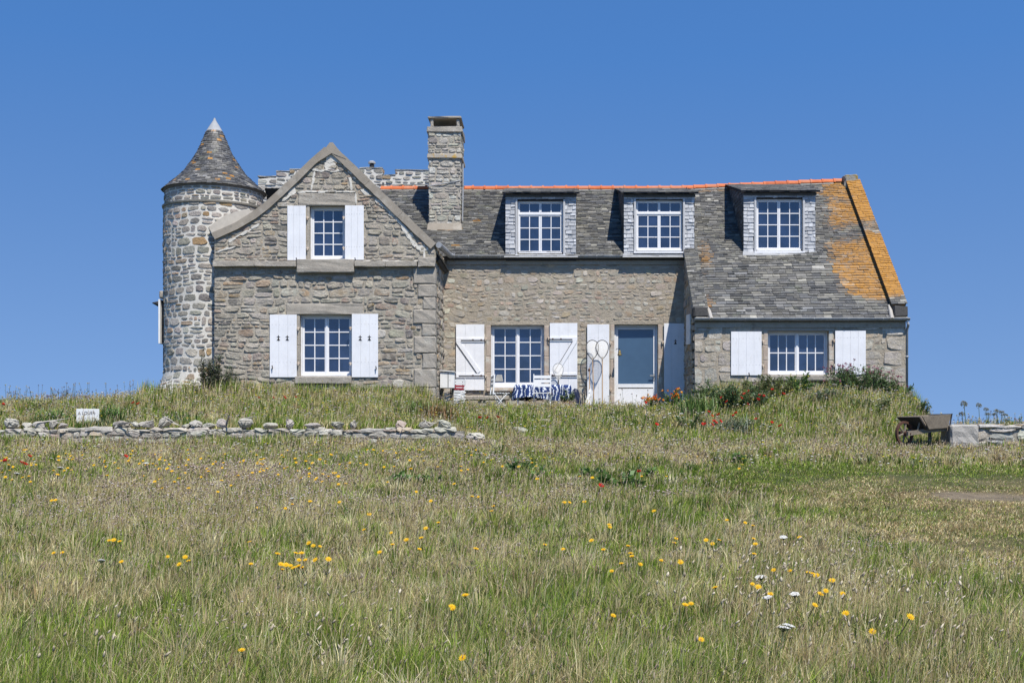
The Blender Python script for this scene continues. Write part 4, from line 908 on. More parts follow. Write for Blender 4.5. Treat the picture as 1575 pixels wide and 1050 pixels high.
at = me.color_attributes.new('Col', 'FLOAT_COLOR', 'POINT'); at.data.foreach_set('color', np.concatenate([c, np.ones((len(c), 1))], 1).astype(np.float32).ravel())
ground = bpy.data.objects.new('ground', me); COL.objects.link(ground); meta(ground, kind='structure')
mb = MB(); mb.add([(-9000, -200, -9), (9000, -200, -9), (9000, 15000, -9), (-9000, 15000, -9)], [(0, 1, 2, 3)]); meta(mb.build('sea', M['sea']), kind='structure')

# ------------------------------------------------------------ grass
rs = np.random.RandomState(5)
def outside(x, y):
    k = ~((x > XL-.05) & (x < XR+.05) & (y > DG-.03) & (y < 36.6)); k &= ~((x > XR-.1) & (x < XW0+.1) & (y > DM-.05) & (y < 36.6)); k &= ~((x > XW0-.02) & (x < XW1+.02) & (y > DW-.03) & (y < 36.6))
    k &= np.hypot(x-TX, y-TY) > 1.55; k &= ~((x < -.95) & (y > 22.86) & (y < 23.3)); k &= ~((x > 8.0) & (x < 8.55) & (y > 22.25) & (y < 22.95)); k &= ~((x > 8.5) & (y > 22.3) & (y < 22.75))
    return k
def scatter(bands):
    X, Y, W_ = [], [], []
    for (y0, y1, d, wd) in bands:
        a0 = -.4611*y1-3.2; a1 = .4139*y1+3.8; n = int((a1-a0)*(y1-y0)*d); x = rs.uniform(a0, a1, n); y = rs.uniform(y0, y1, n)
        k = (x > -.4611*y-3) & (x < .4139*y+3.6) & outside(x, y); X.append(x[k]); Y.append(y[k]); W_.append(np.full(k.sum(), wd))
    return np.concatenate(X), np.concatenate(Y), np.concatenate(W_)
def npmesh(name, V, Fq, colr, m, label=None, kind='stuff'):
    """V (n,3) vertices, Fq list of int arrays (k, 3 or 4), colr (n,3)"""
    me = bpy.data.meshes.new(name); me.vertices.add(len(V)); me.vertices.foreach_set('co', V.astype(np.float32).ravel())
    tot = sum(f.size for f in Fq); li = np.concatenate([f.ravel() for f in Fq]).astype(np.int32); lt = np.concatenate([np.full(len(f), f.shape[1]) for f in Fq]).astype(np.int32)
    me.loops.add(tot); me.loops.foreach_set('vertex_index', li); me.polygons.add(len(lt)); me.polygons.foreach_set('loop_start', (np.cumsum(lt)-lt).astype(np.int32)); me.polygons.foreach_set('loop_total', lt)
    me.update(calc_edges=True); me.materials.append(m)
    at = me.color_attributes.new('Col', 'FLOAT_COLOR', 'POINT'); at.data.foreach_set('color', np.concatenate([colr, np.ones((len(colr), 1))], 1).astype(np.float32).ravel())
    o = bpy.data.objects.new(name, me); COL.objects.link(o); return meta(o, kind=kind, label=label)
GREENS = np.array([(.165, .25, .03), (.24, .33, .05), (.10, .165, .028), (.33, .39, .075), (.17, .235, .06)])
STRAWS = np.array([(.60, .52, .27), (.48, .40, .19), (.72, .65, .39), (.35, .26, .13), (.52, .42, .24)])
def hfield(x, y):
    h = (.06+.13*fnoise(x, y, .8, 11)+.10*fnoise(x, y, 2.7, 13))*(1+.45*sm(11, 7, y)); h = h*(1-.68*track(x, y)); h = h*(1-.4*sm(14, 19, y)*(y < 23)); h = h*(1-.8*bare(x, y))
    h = np.where((y > 23.1), h*1.05*(1-.3*sm(-2.5, -1.5, x)*sm(4.2, 3, x)*sm(24.5, 27, y)), h)
    h = h*(1-.62*np.exp(-((x-7.4)/.9)**4-((y-21.9)/.75)**4))
    h = h*(1-.5*sm(28.3, 29.5, y)*sm(-2.6, -1.6, x)*sm(4, 3.2, x)); return h
def blades(x, y, wd, dens=True):
    n = len(x); h = hfield(x, y)*rs.uniform(.45, 1.25, n); g = green(x, y); isg = rs.rand(n) < (.12+.78*g)
    keep = rs.rand(n) > bare(x, y)*.8; x, y, wd, h, g, isg = [q[keep] for q in (x, y, wd, h, g, isg)]; n = len(x)
    col = np.where(isg[:, None], GREENS[rs.randint(0, 5, n)], STRAWS[rs.randint(0, 5, n)])*rs.uniform(.28, 1.55, (n, 1))*((.62+.76*fnoise(x, y, 3.1, 14))*(1-.3*np.exp(-((x-.6)/2.6)**2-((y-17.2)/1.6)**2)))[:, None]
    z = zg(x, y)-.02; an = rs.uniform(-1.1, 1.1, n); dx, dy = np.cos(an), np.sin(an)
    la = rs.uniform(0, 2*np.pi, n); lean = h*np.abs(rs.normal(0, .55, n)+.1)*(1+1.0*(track(x, y)))
    lx, ly = np.cos(la)*lean+h*.1, np.sin(la)*lean*.8; w2 = wd*rs.uniform(.35, 1.2, n)/2
    b = np.stack([x, y, z], -1); D = np.stack([dx, dy, 0*dx], -1)*w2[:, None]
    mid = b+np.stack([lx*.3, ly*.3, h*.55], -1); tip = b+np.stack([lx, ly, h*np.sqrt(np.clip(1.1-(lean/h)**2*.6, .3, 1))], -1)
    V = np.stack([b-D, b+D, mid+D*.8, mid-D*.8, tip], 1).reshape(-1, 3); i = np.arange(n)*5
    cc = np.repeat(col[:, None, :], 5, 1); cc[:, :2] *= np.array([.95, .95, .9]); 
    return V, [np.stack([i, i+1, i+2, i+3], -1), np.stack([i+3, i+2, i+4], -1)], cc.reshape(-1, 3)
Q = 1.7
x, y, wd = scatter([(5.6, 8, 3400*Q, .0065), (8, 11, 2300*Q, .008), (11, 14.5, 1500*Q, .0105), (14.5, 19, 1050*Q, .014), (19, 23.3, 900*Q, .017), (23.3, 28.5, 950*Q, .018), (28.5, 32, 600*Q, .02), (32, 38, 130*Q, .025)])
# tussocks: many blades leaning out of one root, of one hue
nt_ = 3200; cy = rs.uniform(5.9, 28.3, nt_)**1.0; cx_ = rs.uniform(-.53, .49, nt_)*cy+rs.uniform(-2, 2, nt_); ok = outside(cx_, cy) & (track(cx_, cy) < .35) & ~((cy > 21.9) & (cy < 23.3)); cx_, cy = cx_[ok], cy[ok]
def tussocks(cx_, cy, nb, hmul):
    n = len(cx_)*nb; x = np.repeat(cx_, nb); y = np.repeat(cy, nb); big = np.repeat(rs.uniform(.6, 1.25, len(cx_)), nb); g = np.repeat(rs.rand(len(cx_)) < (.25+.6*green(cx_, cy)), nb); tone = np.repeat(rs.uniform(.7, 1.25, len(cx_)), nb); hue = np.repeat(rs.randint(0, 5, len(cx_)), nb)
    a = rs.uniform(0, 2*np.pi, n); r_ = np.abs(rs.normal(0, .05, n))*big; x = x+np.cos(a)*r_; y = y+np.sin(a)*r_; ok_ = outside(x, y); h = (.13+hfield(x, y)*.75)*hmul*big*rs.uniform(.5, 1.15, n); l = h*(.1+np.abs(rs.normal(0, .4, n)))
    w2 = np.interp(y, [6, 12, 20, 28], [.006, .010, .015, .018])*rs.uniform(.5, 1.2, n)/2; z = zg(x, y)-.02; fa = rs.uniform(-1.2, 1.2, n)
    col = np.where(g[:, None], GREENS[hue], STRAWS[hue])*(tone*rs.uniform(.6, 1.25, n))[:, None]; mixd = rs.rand(n) < .2; col[mixd] = STRAWS[rs.randint(0, 5, mixd.sum())]
    b = np.stack([x, y, z], -1); D = np.stack([np.cos(fa), np.sin(fa), 0*x], -1)*w2[:, None]; o_ = np.stack([np.cos(a), np.sin(a)*.8, 0*x], -1)*l[:, None]; up = np.stack([0*x, 0*x, h], -1)
    V = np.stack([b-D, b+D, b+o_*.3+up*.6+D*.8, b+o_*.3+up*.6-D*.8, b+o_+up*np.clip(1-.35*(l/h)**2, .45, 1)[:, None]], 1)[ok_]; col = col[ok_]; V = V.reshape(-1, 3); i = np.arange(len(V)//5)*5
    return V, [np.stack([i, i+1, i+2, i+3], -1), np.stack([i+3, i+2, i+4], -1)], np.repeat(col[:, None, :], 5, 1).reshape(-1, 3)
Vt, Ft, Ct = tussocks(cx_, cy, 46, 1.0); npmesh('grass_tussocks', Vt, Ft, Ct, M['grass'], 'uneven tussocks of longer green and straw-coloured grass through the meadow')
# ragged longer grass leaning on the foot of the low wall and the block
fx = np.concatenate([rs.uniform(-13, -.2, 13000), rs.uniform(5.5, 11.5, 5200)]); fy = np.concatenate([rs.uniform(22.3, 22.84, 13000), rs.uniform(21.7, 22.22, 5200)])
fx = np.concatenate([fx, rs.uniform(-9.5, -2.6, 9000), rs.uniform(4.0, 9.3, 9000)]); fy = np.concatenate([fy, rs.uniform(27.5, 28.42, 9000), rs.uniform(28.0, 29.0, 9000)])
okf = rs.rand(len(fx)) < (.15+1.3*fnoise(fx, fy, 1.4, 51)*(fnoise(fx, fy, 1.4, 51) > .42)); okf &= outside(fx, fy); fx, fy = fx[okf], fy[okf]
Vf, Ff, Cf = blades(fx, fy, np.full(len(fx), .018)); Vf = Vf.reshape(-1, 5, 3); zb__ = Vf[:, :1, 2:3]; Vf[:, :, 2:3] = zb__+(Vf[:, :, 2:3]-zb__)*2.3; npmesh('wall_foot_grass', Vf.reshape(-1, 3), Ff, Cf, M['grass'], 'ragged longer grass along the foot of the low walls')
tx, ty, tw = scatter([(9.5, 12.5, 1700, .007), (12.5, 16, 1500, .008), (16, 21, 1100, .010)]); kt = track(tx, ty) > rs.uniform(.25, .9, len(tx)); Vk, Fk, Ck = blades(tx[kt], ty[kt], tw[kt]); Ck *= np.array([.95, .82, .75]); npmesh('short_track_grass', Vk, Fk, Ck, M['grass'], 'short trodden grass of the worn track at the right')
V, Fq, cc = blades(x, y, wd); npmesh('meadow_grass', V, Fq, cc, M['grass'], 'rough meadow of green and straw-coloured grass below the house')
# flowering grass stalks with seedheads
def stalks(x, y, hmul, head, cols, name, label, wst=.0035, rows=None, lean_=.3):
    n = len(x); h = (hfield(x, y)*hmul*rs.uniform(.75, 1.35, n))+.03; z = zg(x, y); la = rs.uniform(0, 2*np.pi, n); l = h*rs.uniform(.02, lean_, n); lx, ly = np.cos(la)*l+h*.08, np.sin(la)*l
    b = np.stack([x, y, z], -1); t = b+np.stack([lx, ly, h], -1); D = np.stack([np.ones(n), 0*x, 0*x], -1)*(wst*np.clip(y/9, .8, 3))[:, None]/2
    hl = head[0]*rs.uniform(.7, 1.3, n)*np.clip(y/14, .85, 1.25); hw = head[1]*rs.uniform(.7, 1.3, n)*np.clip(y/12, .85, 1.5); up = np.stack([lx*.35+.25*hl, ly*.35, hl], -1); up = up/np.linalg.norm(up, axis=1, keepdims=True)*hl[:, None]
    V = [b-D, b+D, t+D*.7, t-D*.7]; 
    for an in (0, 1.57, 3.14, 4.71):
        E = np.stack([np.cos(an)+0*x, np.sin(an)+0*x, 0*x], -1)*hw[:, None]/2; V += [t+up*.2+E, t+up*.62+E*.9]
    V += [t-up*.1, t+up]
    V = np.stack(V, 1).reshape(-1, 3); i = np.arange(n)*14; F_ = [np.stack([i, i+1, i+2, i+3], -1)]
    for k in range(4):
        a_, b2 = 4+2*k, 4+2*((k+1) % 4); F_ += [np.stack([i+a_, i+b2, i+b2+1, i+a_+1], -1), np.stack([i+12, i+b2, i+a_], -1), np.stack([i+13, i+a_+1, i+b2+1], -1)]
    cs = STRAWS[rs.randint(0, 5, n)]*.9; ch = np.array(cols)[rs.randint(0, len(cols), n)]*rs.uniform(.75, 1.2, (n, 1)); C_ = np.concatenate([np.repeat(cs[:, None], 4, 1), np.repeat(ch[:, None], 10, 1)], 1).reshape(-1, 3)
    return npmesh(name, V, F_, C_, M['grass'], label)
x, y, wd = scatter([(5.8, 9, 130, 1), (9, 14, 150, 1), (14, 23, 110, 1), (23.3, 31.5, 70, 1)])
k = (rs.rand(len(x)) < (1.15-green(x, y))*(.4+.9*fnoise(x, y, .9, 21))) & (track(x, y) < .5)
stalks(x[k], y[k], 1.15, (.042, .008), [(.40, .31, .22), (.48, .39, .28), (.32, .23, .18), (.56, .48, .35)], 'seeding_grass', 'tall flowering grass stalks with buff seedheads')
# small pinkish-brown clover-like heads
x, y, wd = scatter([(6.5, 10, 60, 1), (10, 20, 120, 1)])
k = (fnoise(x, y, .7, 31)+.35*np.exp(-((x+3.8)/2.6)**2-((y-14.5)/3)**2) > .66) & (track(x, y) < .4)
stalks(x[k], y[k], .95, (.014, .018), [(.48, .37, .33), (.58, .48, .43), (.4, .28, .26), (.64, .57, .52)], 'dried_clover_heads', 'small faded pinkish clover heads in the grass')
# hare's-tail grass
x, y, wd = scatter([(6.4, 10.2, 80, 1)])
k = np.exp(-((x-2.0)/.75)**2-((y-8.8)/1.7)**2)+.6*np.exp(-((x+1.25)/.5)**2-((y-7.4)/.6)**2)+.5*np.exp(-((x+2.6)/.6)**2-((y-7.0)/.4)**2) > rs.rand(len(x))*1.2
stalks(x[k], y[k], 1.45, (.042, .020), [(.58, .50, .36), (.66, .58, .44), (.50, .42, .3)], 'hares_tail_grass', 'pale oval hare’s-tail grass heads in the foreground', lean_=.3)
# tiny flowers speckled on the bank
x, y, wd = scatter([(18.5, 22.8, 14, 1), (23.5, 28.3, 30, 1)])
stalks(x, y, 1.1, (.014, .03), [(.6, .48, .05), (.62, .6, .5), (.55, .5, .12), (.6, .58, .52), (.42, .3, .3)], 'small_bank_flowers', 'tiny yellow and whitish flowers speckled through the bank')

def place(px, py, h=.2, lo=6.0, hi=32.0):
    """ground point under a head that is seen at (px, py), h above the ground"""
    D = lo
    while D < hi:
        if EYE+(VY-py)*D/F < zf1(PX(px, D), D)+h: return PX(px, D), D
        D += .03
    return PX(px, hi-2), hi-2
r = random.Random(77)
# ---- yellow flowers
def flower_mesh(name, rad, npet, col, ccol, h, double=False, cup=.3):
    mb = MB(); mb.tube([(0, 0, -h), (.01, 0, -h*.5), (0, 0, 0)], .0028, 4, 1, (.12, .17, .06, 1))
    for ring in range(2 if double else 1):
        for k in range(npet):
            a = 2*math.pi*(k+.5*ring)/npet; rr = rad*(1-.35*ring); wv = math.pi/npet*.95; z0 = .004*ring
            mb.add([(0, 0, z0), (rr*.6*math.cos(a-wv), rr*.6*math.sin(a-wv), z0+rr*cup*.7), (rr*math.cos(a), rr*math.sin(a), z0+rr*cup), (rr*.6*math.cos(a+wv), rr*.6*math.sin(a+wv), z0+rr*cup*.7)], [(0, 1, 2, 3)], 0, col)
    mb.lathe([(0, .011), (rad*.25, .009), (rad*.32, .002)], 0, 0, 8, 0, ccol)
    mb.lathe([(rad*.3, .001), (.003, -.012)], 0, 0, 6, 1, (.12, .17, .06, 1))
    return mb.build(name, [M['petal'], M['leaf']])
YL = (.78, .50, .015, 1)
yf = flower_mesh('yellow_flower', .027, 11, YL, (.66, .33, .01, 1), .3, True)
spots = [(175, 831), (184, 833), (168, 832), (96, 850), (83, 851), (285, 857), (290, 863), (258, 857), (276, 868), (187, 865), (427, 852), (432, 868), (440, 869), (447, 871), (452, 874), (459, 871), (465, 873), (434, 877), (455, 851), (464, 851), (475, 836), (482, 840), (492, 841), (470, 862), (485, 862), (505, 861), (460, 862), (372, 1002), (384, 834), (386, 868), (695, 933), (697, 937), (712, 1012), (716, 917), (943, 948), (1054, 931), (1063, 930), (1253, 932), (1243, 881), (1250, 883), (1256, 886), (1280, 893), (1296, 914), (1270, 909), (1262, 914), (1342, 971), (1400, 950), (1301, 945), (568, 791), (602, 820), (674, 804), (655, 813), (648, 828), (604, 838), (625, 831), (645, 845), (584, 850), (532, 744), (732, 844), (838, 838), (866, 845), (910, 832), (928, 846), (937, 807), (938, 811), (966, 840), (970, 851), (972, 856), (956, 867), (985, 869), (941, 879), (1017, 863), (1037, 835), (1040, 829), (1047, 866), (1046, 863), (725, 700), (744, 711), (899, 772), (868, 773), (759, 779), (735, 765), (756, 786), (1118, 800), (1146, 804), (1158, 809), (1159, 829), (1162, 837), (1160, 852), (1086, 831), (1096, 837), (1106, 831), (1190, 877), (1215, 878), (1166, 904), (1157, 899), (1230, 827), (1072, 702), (1137, 721), (876, 773), (1006, 786), (892, 733), (911, 735), (987, 733), (1025, 733), (726, 764), (640, 757), (290, 751), (250, 751), (238, 741), (335, 757), (560, 815), (395, 700), (1100, 905), (1185, 915), (1078, 985)]
for _ in range(175):
    t = r.random(); px = r.uniform(0, 520) if t < .72 else r.uniform(420, 860); py = r.gauss(712, 13) if r.random() < .8 else r.uniform(690, 790)
    spots.append((px, min(max(py, 692), 800)))
for k, (px, py) in enumerate(spots[:300]):
    o = yf if k == 0 else yf.copy()
    if k: COL.objects.link(o)
    X_, Y_ = place(px, py, .28); hh_ = (float(hfield(X_, Y_))*1.25+.04); X_, Y_ = place(px, py, hh_); o.location = (X_, Y_, zf1(X_, Y_)+hh_); s_ = r.uniform(.8, 1.2); o.scale = (s_, s_, 1)
    if Y_ > 15: s_ *= 1.0
    o.scale = (s_, s_, 1); o.rotation_euler = (r.uniform(.15, .75), r.uniform(-.3, .3), r.uniform(-.4, .4))
    rg = 0 if Y_ > 17 and px < 420 else 1 if Y_ > 17 else 2 if Y_ > 11.5 else 3 if px < 560 else 4 if px < 1060 else 5
    meta(o, ['small yellow flower in the dense band below the left half of the low wall', 'small yellow flower in the far meadow below the right part of the low wall', 'yellow flower in the pinkish-brown middle meadow', 'yellow dandelion-like flower in the near grass at lower left', 'yellow dandelion-like flower in the near grass at the centre', 'yellow dandelion-like flower near the white umbels at lower right'][rg], 'flower', ['yellow flowers below the left of the wall', 'yellow flowers below the right of the wall', 'yellow flowers in the middle meadow', 'yellow flowers in the near left grass', 'yellow flowers in the near central grass', 'yellow flowers in the near right grass'][rg])
# ---- poppies
def poppy():
    mb = MB(); mb.tube([(0, 0, -.35), (.015, 0, -.15), (0, 0, 0)], .003, 5, 1, (.12, .16, .06, 1))
    for k in range(4):
        a = k*math.pi/2; n = 6; vs_ = [(0, 0, 0)]
        for j in range(n+1):
            b = a-.85+1.7*j/n; rr = .04*(1+.08*math.sin(j*2.3+k)); vs_.append((rr*math.cos(b), rr*math.sin(b), .022+.012*math.sin(j*2.1+k)))
        for j in range(n+1):
            b = a-.75+1.5*j/n; vs_.append((.022*math.cos(b), .022*math.sin(b), .004))
        mb.add(vs_, [(1+j, 2+j, n+3+j, n+2+j) for j in range(n)]+[(0, n+2+j, n+3+j) for j in range(n)], 0, (.62, .02, .012, 1))
    mb.lathe([(0, .018), (.009, .016), (.008, 0)], 0, 0, 8, 1, (.02, .02, .02, 1))
    return mb.build('poppy', [M['petal'], M['leaf']])
pp = poppy(); k = 0
for (px, py, g_) in [(5, 622, 0), (205, 620, 0), (213, 621, 0), (8, 709, 1), (38, 714, 1), (45, 702, 1), (193, 702, 1), (33, 712, 1),
                     (1121, 603, 2), (1126, 606, 2), (1130, 608, 2), (1130, 604, 2), (1168, 608, 2), (1166, 615, 2), (1152, 602, 2), (1188, 600, 2), (1095, 640, 2), (1105, 638, 2), (1132, 636, 2), (1098, 648, 2), (1108, 648, 2), (1084, 655, 2), (1081, 660, 2), (1095, 663, 2), (1163, 645, 2), (1187, 650, 2), (1101, 650, 2), (993, 619, 2), (1010, 657, 2), (1200, 664, 2), (1175, 610, 2), (1145, 606, 2), (1140, 612, 2), (1110, 612, 2), (1118, 618, 2), (1205, 606, 2), (1150, 622, 2), (1128, 640, 2), (1090, 634, 2),
                     (983, 726, 3), (924, 748, 3), (738, 643, 4), (750, 643, 4), (766, 642, 4), (398, 612, 5), (420, 612, 5), (437, 611, 5), (440, 613, 5), (455, 611, 5)]:
    o = pp if k == 0 else pp.copy()
    if k: COL.objects.link(o)
    k += 1; lab = ['red poppy in tall grass on the skyline left of the round tower', 'red poppy in the meadow below the left end of the low wall', 'red poppy in the flowery bank below the right wing', 'lone red poppy in the green patch of the middle meadow', 'red poppy beside the big pale rock at the right end of the low wall', 'faded red poppy in the grass under the lower gable window'][g_]
    hh_ = .38 if g_ in (0, 2, 5) else .25
    X_, Y_ = place(px, py, hh_, 9 if py > 690 else 23.4, 28.2 if g_ != 0 else 31.5); o.location = (X_, Y_, zf1(X_, Y_)+hh_); o.rotation_euler = (r.uniform(.2, 1.0), r.uniform(-.4, .4), r.uniform(0, 6)); s_ = r.uniform(.75, 1.05)
    if g_ == 5: s_ *= .6
    o.scale = (s_, s_, 1); meta(o, lab, 'flower', ['poppies on the left skyline', 'poppies below the low wall', 'poppies under the right wing', 'poppies in the middle meadow', 'poppies at the wall end', 'poppies under the gable'][g_])
# ---- white umbels
def umbel(name, rad, n, col, h):
    mb = MB(); mb.tube([(0, 0, -h), (.01, .005, -h*.5), (0, 0, -.03)], .004, 5, 1, (.14, .17, .08, 1))
    for i in range(n):
        a = i*2.4; rr = rad*math.sqrt((i+.5)/n); x_, y_ = rr*math.cos(a), rr*math.sin(a); z_ = r.uniform(-.003, .004)+(rad*rad-rr*rr)/rad*.12
        mb.tube([(0, 0, -.03), (x_, y_, z_)], .0012, 3, 1, (.14, .17, .08, 1), cap=False)
        for q_ in range(4):
            b = q_*1.57+i; mb.add([(x_, y_, z_), (x_+.010*math.cos(b-.7), y_+.010*math.sin(b-.7), z_+.002), (x_+.015*math.cos(b), y_+.015*math.sin(b), z_-.004), (x_+.010*math.cos(b+.7), y_+.010*math.sin(b+.7), z_+.002)], [(0, 1, 2, 3)], 0, col)
    return mb.build(name, [M['petal'], M['leaf']])
um = umbel('white_umbel_flower', .05, 40, (.8, .79, .74, 1), .35); k = 0
for (px, py) in [(1170, 887), (1180, 918), (1222, 914), (1213, 962), (1205, 965), (156, 862), (1005, 638), (1022, 642), (1040, 640), (1030, 636), (978, 638), (990, 665), (1175, 653), (1185, 656), (1048, 636), (1290, 652), (870, 640), (883, 643), (835, 655), (1205, 826), (1255, 605), (1370, 605), (1400, 634), (93, 719), (225, 712), (26, 728), (450, 766)]:
    o = um if k == 0 else um.copy()
    if k: COL.objects.link(o)
    k += 1; hh_ = .32 if py > 800 else .26; X_, Y_ = place(px, py, hh_, 7 if py > 690 else 23.2, 28.2); o.location = (X_, Y_, zf1(X_, Y_)+hh_); s_ = r.uniform(.5, .8); o.scale = (s_, s_, 1); o.rotation_euler = (r.uniform(0, .35), r.uniform(-.2, .2), r.uniform(0, 6))
    rg = 0 if py > 800 and px > 1000 else 1 if py > 690 else 2
    meta(o, ['flat white umbel flower in the near grass at lower right', 'flat white umbel flower in the left meadow', 'flat white umbel flower on the bank before the house'][rg], 'flower', ['white umbels at lower right', 'white umbels in the left meadow', 'white umbels on the bank'][rg])

# ------------------------------------------------------------ rocks and garden walls
def rock_mb(cx, cy, cz, sx, sy, sz, seed, M_=None):
    rr = random.Random(seed); bm = bmesh.new()
    for i in range(15):
        v = Vector((rr.gauss(0, 1), rr.gauss(0, 1), rr.gauss(0, 1))).normalized(); e = rr.uniform(.82, 1.1); bm.verts.new((v.x*sx/2*e, v.y*sy/2*e, v.z*sz/2*e))
    bmesh.ops.convex_hull(bm, input=bm.verts[:]); loose = [v for v in bm.verts if not v.link_faces]; bmesh.ops.delete(bm, geom=loose, context='VERTS')
    bmesh.ops.bevel(bm, geom=bm.edges[:], offset=min(sx, sy, sz)*.09, segments=2, affect='EDGES'); bm.verts.index_update()
    mb = MB(); k = (cx, cy, cz); vs_ = [v.co+Vector(k)+Vector((rr.uniform(-1, 1), rr.uniform(-1, 1), rr.uniform(-1, 1)))*.006 for v in bm.verts]
    if M_ is not None: vs_ = [M_ @ v for v in vs_]
    mb.add(vs_, [tuple(v.index for v in f.verts) for f in bm.faces], 0, stone_col(RP)); bm.free(); return mb
RP = [((.43, .405, .355), 5), ((.36, .34, .295), 4), ((.49, .465, .41), 2), ((.45, .37, .30), 1.5)]
DL = 23.0; ZT = PZ(661, DL)
mb = MB(); XE = PX(752, DL)
mb.box(-14, XE-.5, DL+.03, DL+.3, 1.0, ZT-.02, 0, (.27, .25, .21, 1))
masonry(mb, [(-14, 1.15), (XE, 1.15), (XE, ZT-.2), (XE-.9, ZT), (-14, ZT)], [], lambda u, v, h: Vector((u, DL+.05-h-.03*float(vnoise(u, v, 3, 2)), v)), hh=(.1, .22), ww=(.14, .5), gap=.016, rise=.04, wob=.05, seed=201, pal=RP, m=0, sq=3, jag=.1)
x_ = -14
while x_ < XE-.9:   # top course
    w_ = r.uniform(.18, .55); h_ = r.uniform(.03, .11); mb.rbox(x_+.008, min(x_+w_, XE)-.008, DL+.0+r.uniform(-.02, .03), DL+.32, ZT-.05, ZT-.03+h_*.8+r.uniform(-.02, .03), b=.03, jit=.022, m=0, c=stone_col(RP)+(1,), sub=2); x_ += w_
wl = mb.build('low_stone_wall', M['rock']); meta(wl, 'long low dry-stone retaining wall across the left of the meadow', 'wall'); sub_origin(wl, (-5, DL, 1.2))
rocks = [(13, 666, 27, 18), (38, 667, 16, 9), (55, 665, 24, 11), (77, 663, 18, 12), (92, 667, 16, 8), (186, 657, 32, 16), (207, 659, 14, 9), (224, 658, 28, 12), (250, 656, 26, 19), (300, 659, 24, 13), (319, 661, 20, 9), (339, 657, 20, 14), (375, 657, 25, 16), (413, 660, 28, 8), (443, 656, 17, 14), (478, 660, 28, 8), (517, 659, 24, 10), (542, 655, 17, 14), (614, 654, 23, 13), (655, 656, 28, 11), (684, 654, 27, 13), (284, 662, 16, 7)]
for i, (px, py, w_, h_) in enumerate(rocks):
    s_ = DL/F; X_ = PX(px, DL); H_ = h_*s_*1.15; zc_ = ZT+.05+H_*.32
    mb = rock_mb(X_, DL+.12, max(zc_, PZ(py, DL)), w_*s_*1.1, .3, H_*1.15, 300+i); o = mb.build('loose_rock', M['rock']); sub_origin(o, (X_, DL+.12, ZT))
    rg = 0 if px < 110 else 1 if px < 265 else 2 if px < 500 else 3; meta(o, ['rough grey rock on the low wall left of the white sign', 'rough grey rock on the low wall just right of the white sign', 'rough grey rock on the low wall below the lower gable window', 'rough grey rock on the low wall near its right end'][rg], 'rock', ['loose rocks left of the sign', 'loose rocks right of the sign', 'loose rocks below the gable window', 'loose rocks near the right end of the wall'][rg])
for (px, py, w_, h_, D, lab) in [(729, 647, 40, 20, 23.4, 'large buff-pink rock half buried at the right end of the low wall'), (758, 652, 26, 8, 23.3, 'small flat rock just right of the large buff-pink rock'), (800, 641, 36, 12, 24.6, 'low flat pale rock on the bank below the blue-clothed table'), (838, 640, 26, 8, 25.5, 'flat pale rock half hidden in the bank below the front of the white chair')]:
    X_ = PX(px, D); z_ = zf1(X_, D); mb = rock_mb(X_, D, z_+h_*D/F*.3+.02, w_*D/F, .4, h_*D/F*1.2, int(px)); o = mb.build('loose_rock', M['rock']); sub_origin(o, (X_, D, z_)); meta(o, lab, 'rock')
# granite block and the wall right of it
DBk = 22.35
mb = MB(); a0, a1 = PX(1463, DBk), PX(1506, DBk); zb0 = zf1(8.1, DBk)-.12; mb.rbox(a0, a1, DBk, DBk+.62, zb0, PZ(653, DBk), b=.03, jit=.012, sub=4)
o = mb.build('granite_block', mat('pale_granite', (.40, .385, .36), .92, var=[(5, .82, 1.1), (60, .7, 1.2)], stain=[((.3, .285, .26), 5, .58, .7)], bump=[(25, .8, .02), (90, .6, .008)])); sub_origin(o, ((a0+a1)/2, DBk+.3, zb0)); meta(o, 'squared pale granite block standing at the end of the right wall beside the wheelbarrow', 'stone block')
mb = MB(); b0, b1 = a1+.01, 14.5; zt_ = PZ(657, DBk+.1); y_ = DBk+.08
mb.box(b0, b1, y_+.02, y_+.4, .9, zt_-.03, 0, (.30, .275, .235, 1))
masonry(mb, [(b0, 1.02), (b1, 1.02), (b1, zt_+.06), (b0, zt_+.06)], [], lambda u, v, h: Vector((u, y_+.02-h, v)), hh=(.2, .3), ww=(.3, .55), gap=.022, rise=.04, wob=.08, seed=213, m=0, sq=2.6, jag=.08, pal=[((.46, .43, .38), 3), ((.38, .38, .37), 2), ((.44, .33, .22), 2), ((.42, .27, .15), 1.2), ((.5, .47, .42), 2)])
x_ = b0
while x_ < b1:
    w_ = r.uniform(.22, .5); h_ = r.uniform(.03, .07); mb.rbox(x_+.006, x_+w_-.006, y_-.04, y_+.42, zt_-.02, zt_+h_, b=.02, jit=.012, m=0, c=stone_col([((.46, .44, .4), 3), ((.36, .34, .31), 1)])+(1,), sub=2); x_ += w_
wr = mb.build('garden_wall', M['rock']); meta(wr, 'low wall of buff and orange stones running off right from the granite block', 'wall'); sub_origin(wr, (10, y_, 1.1))

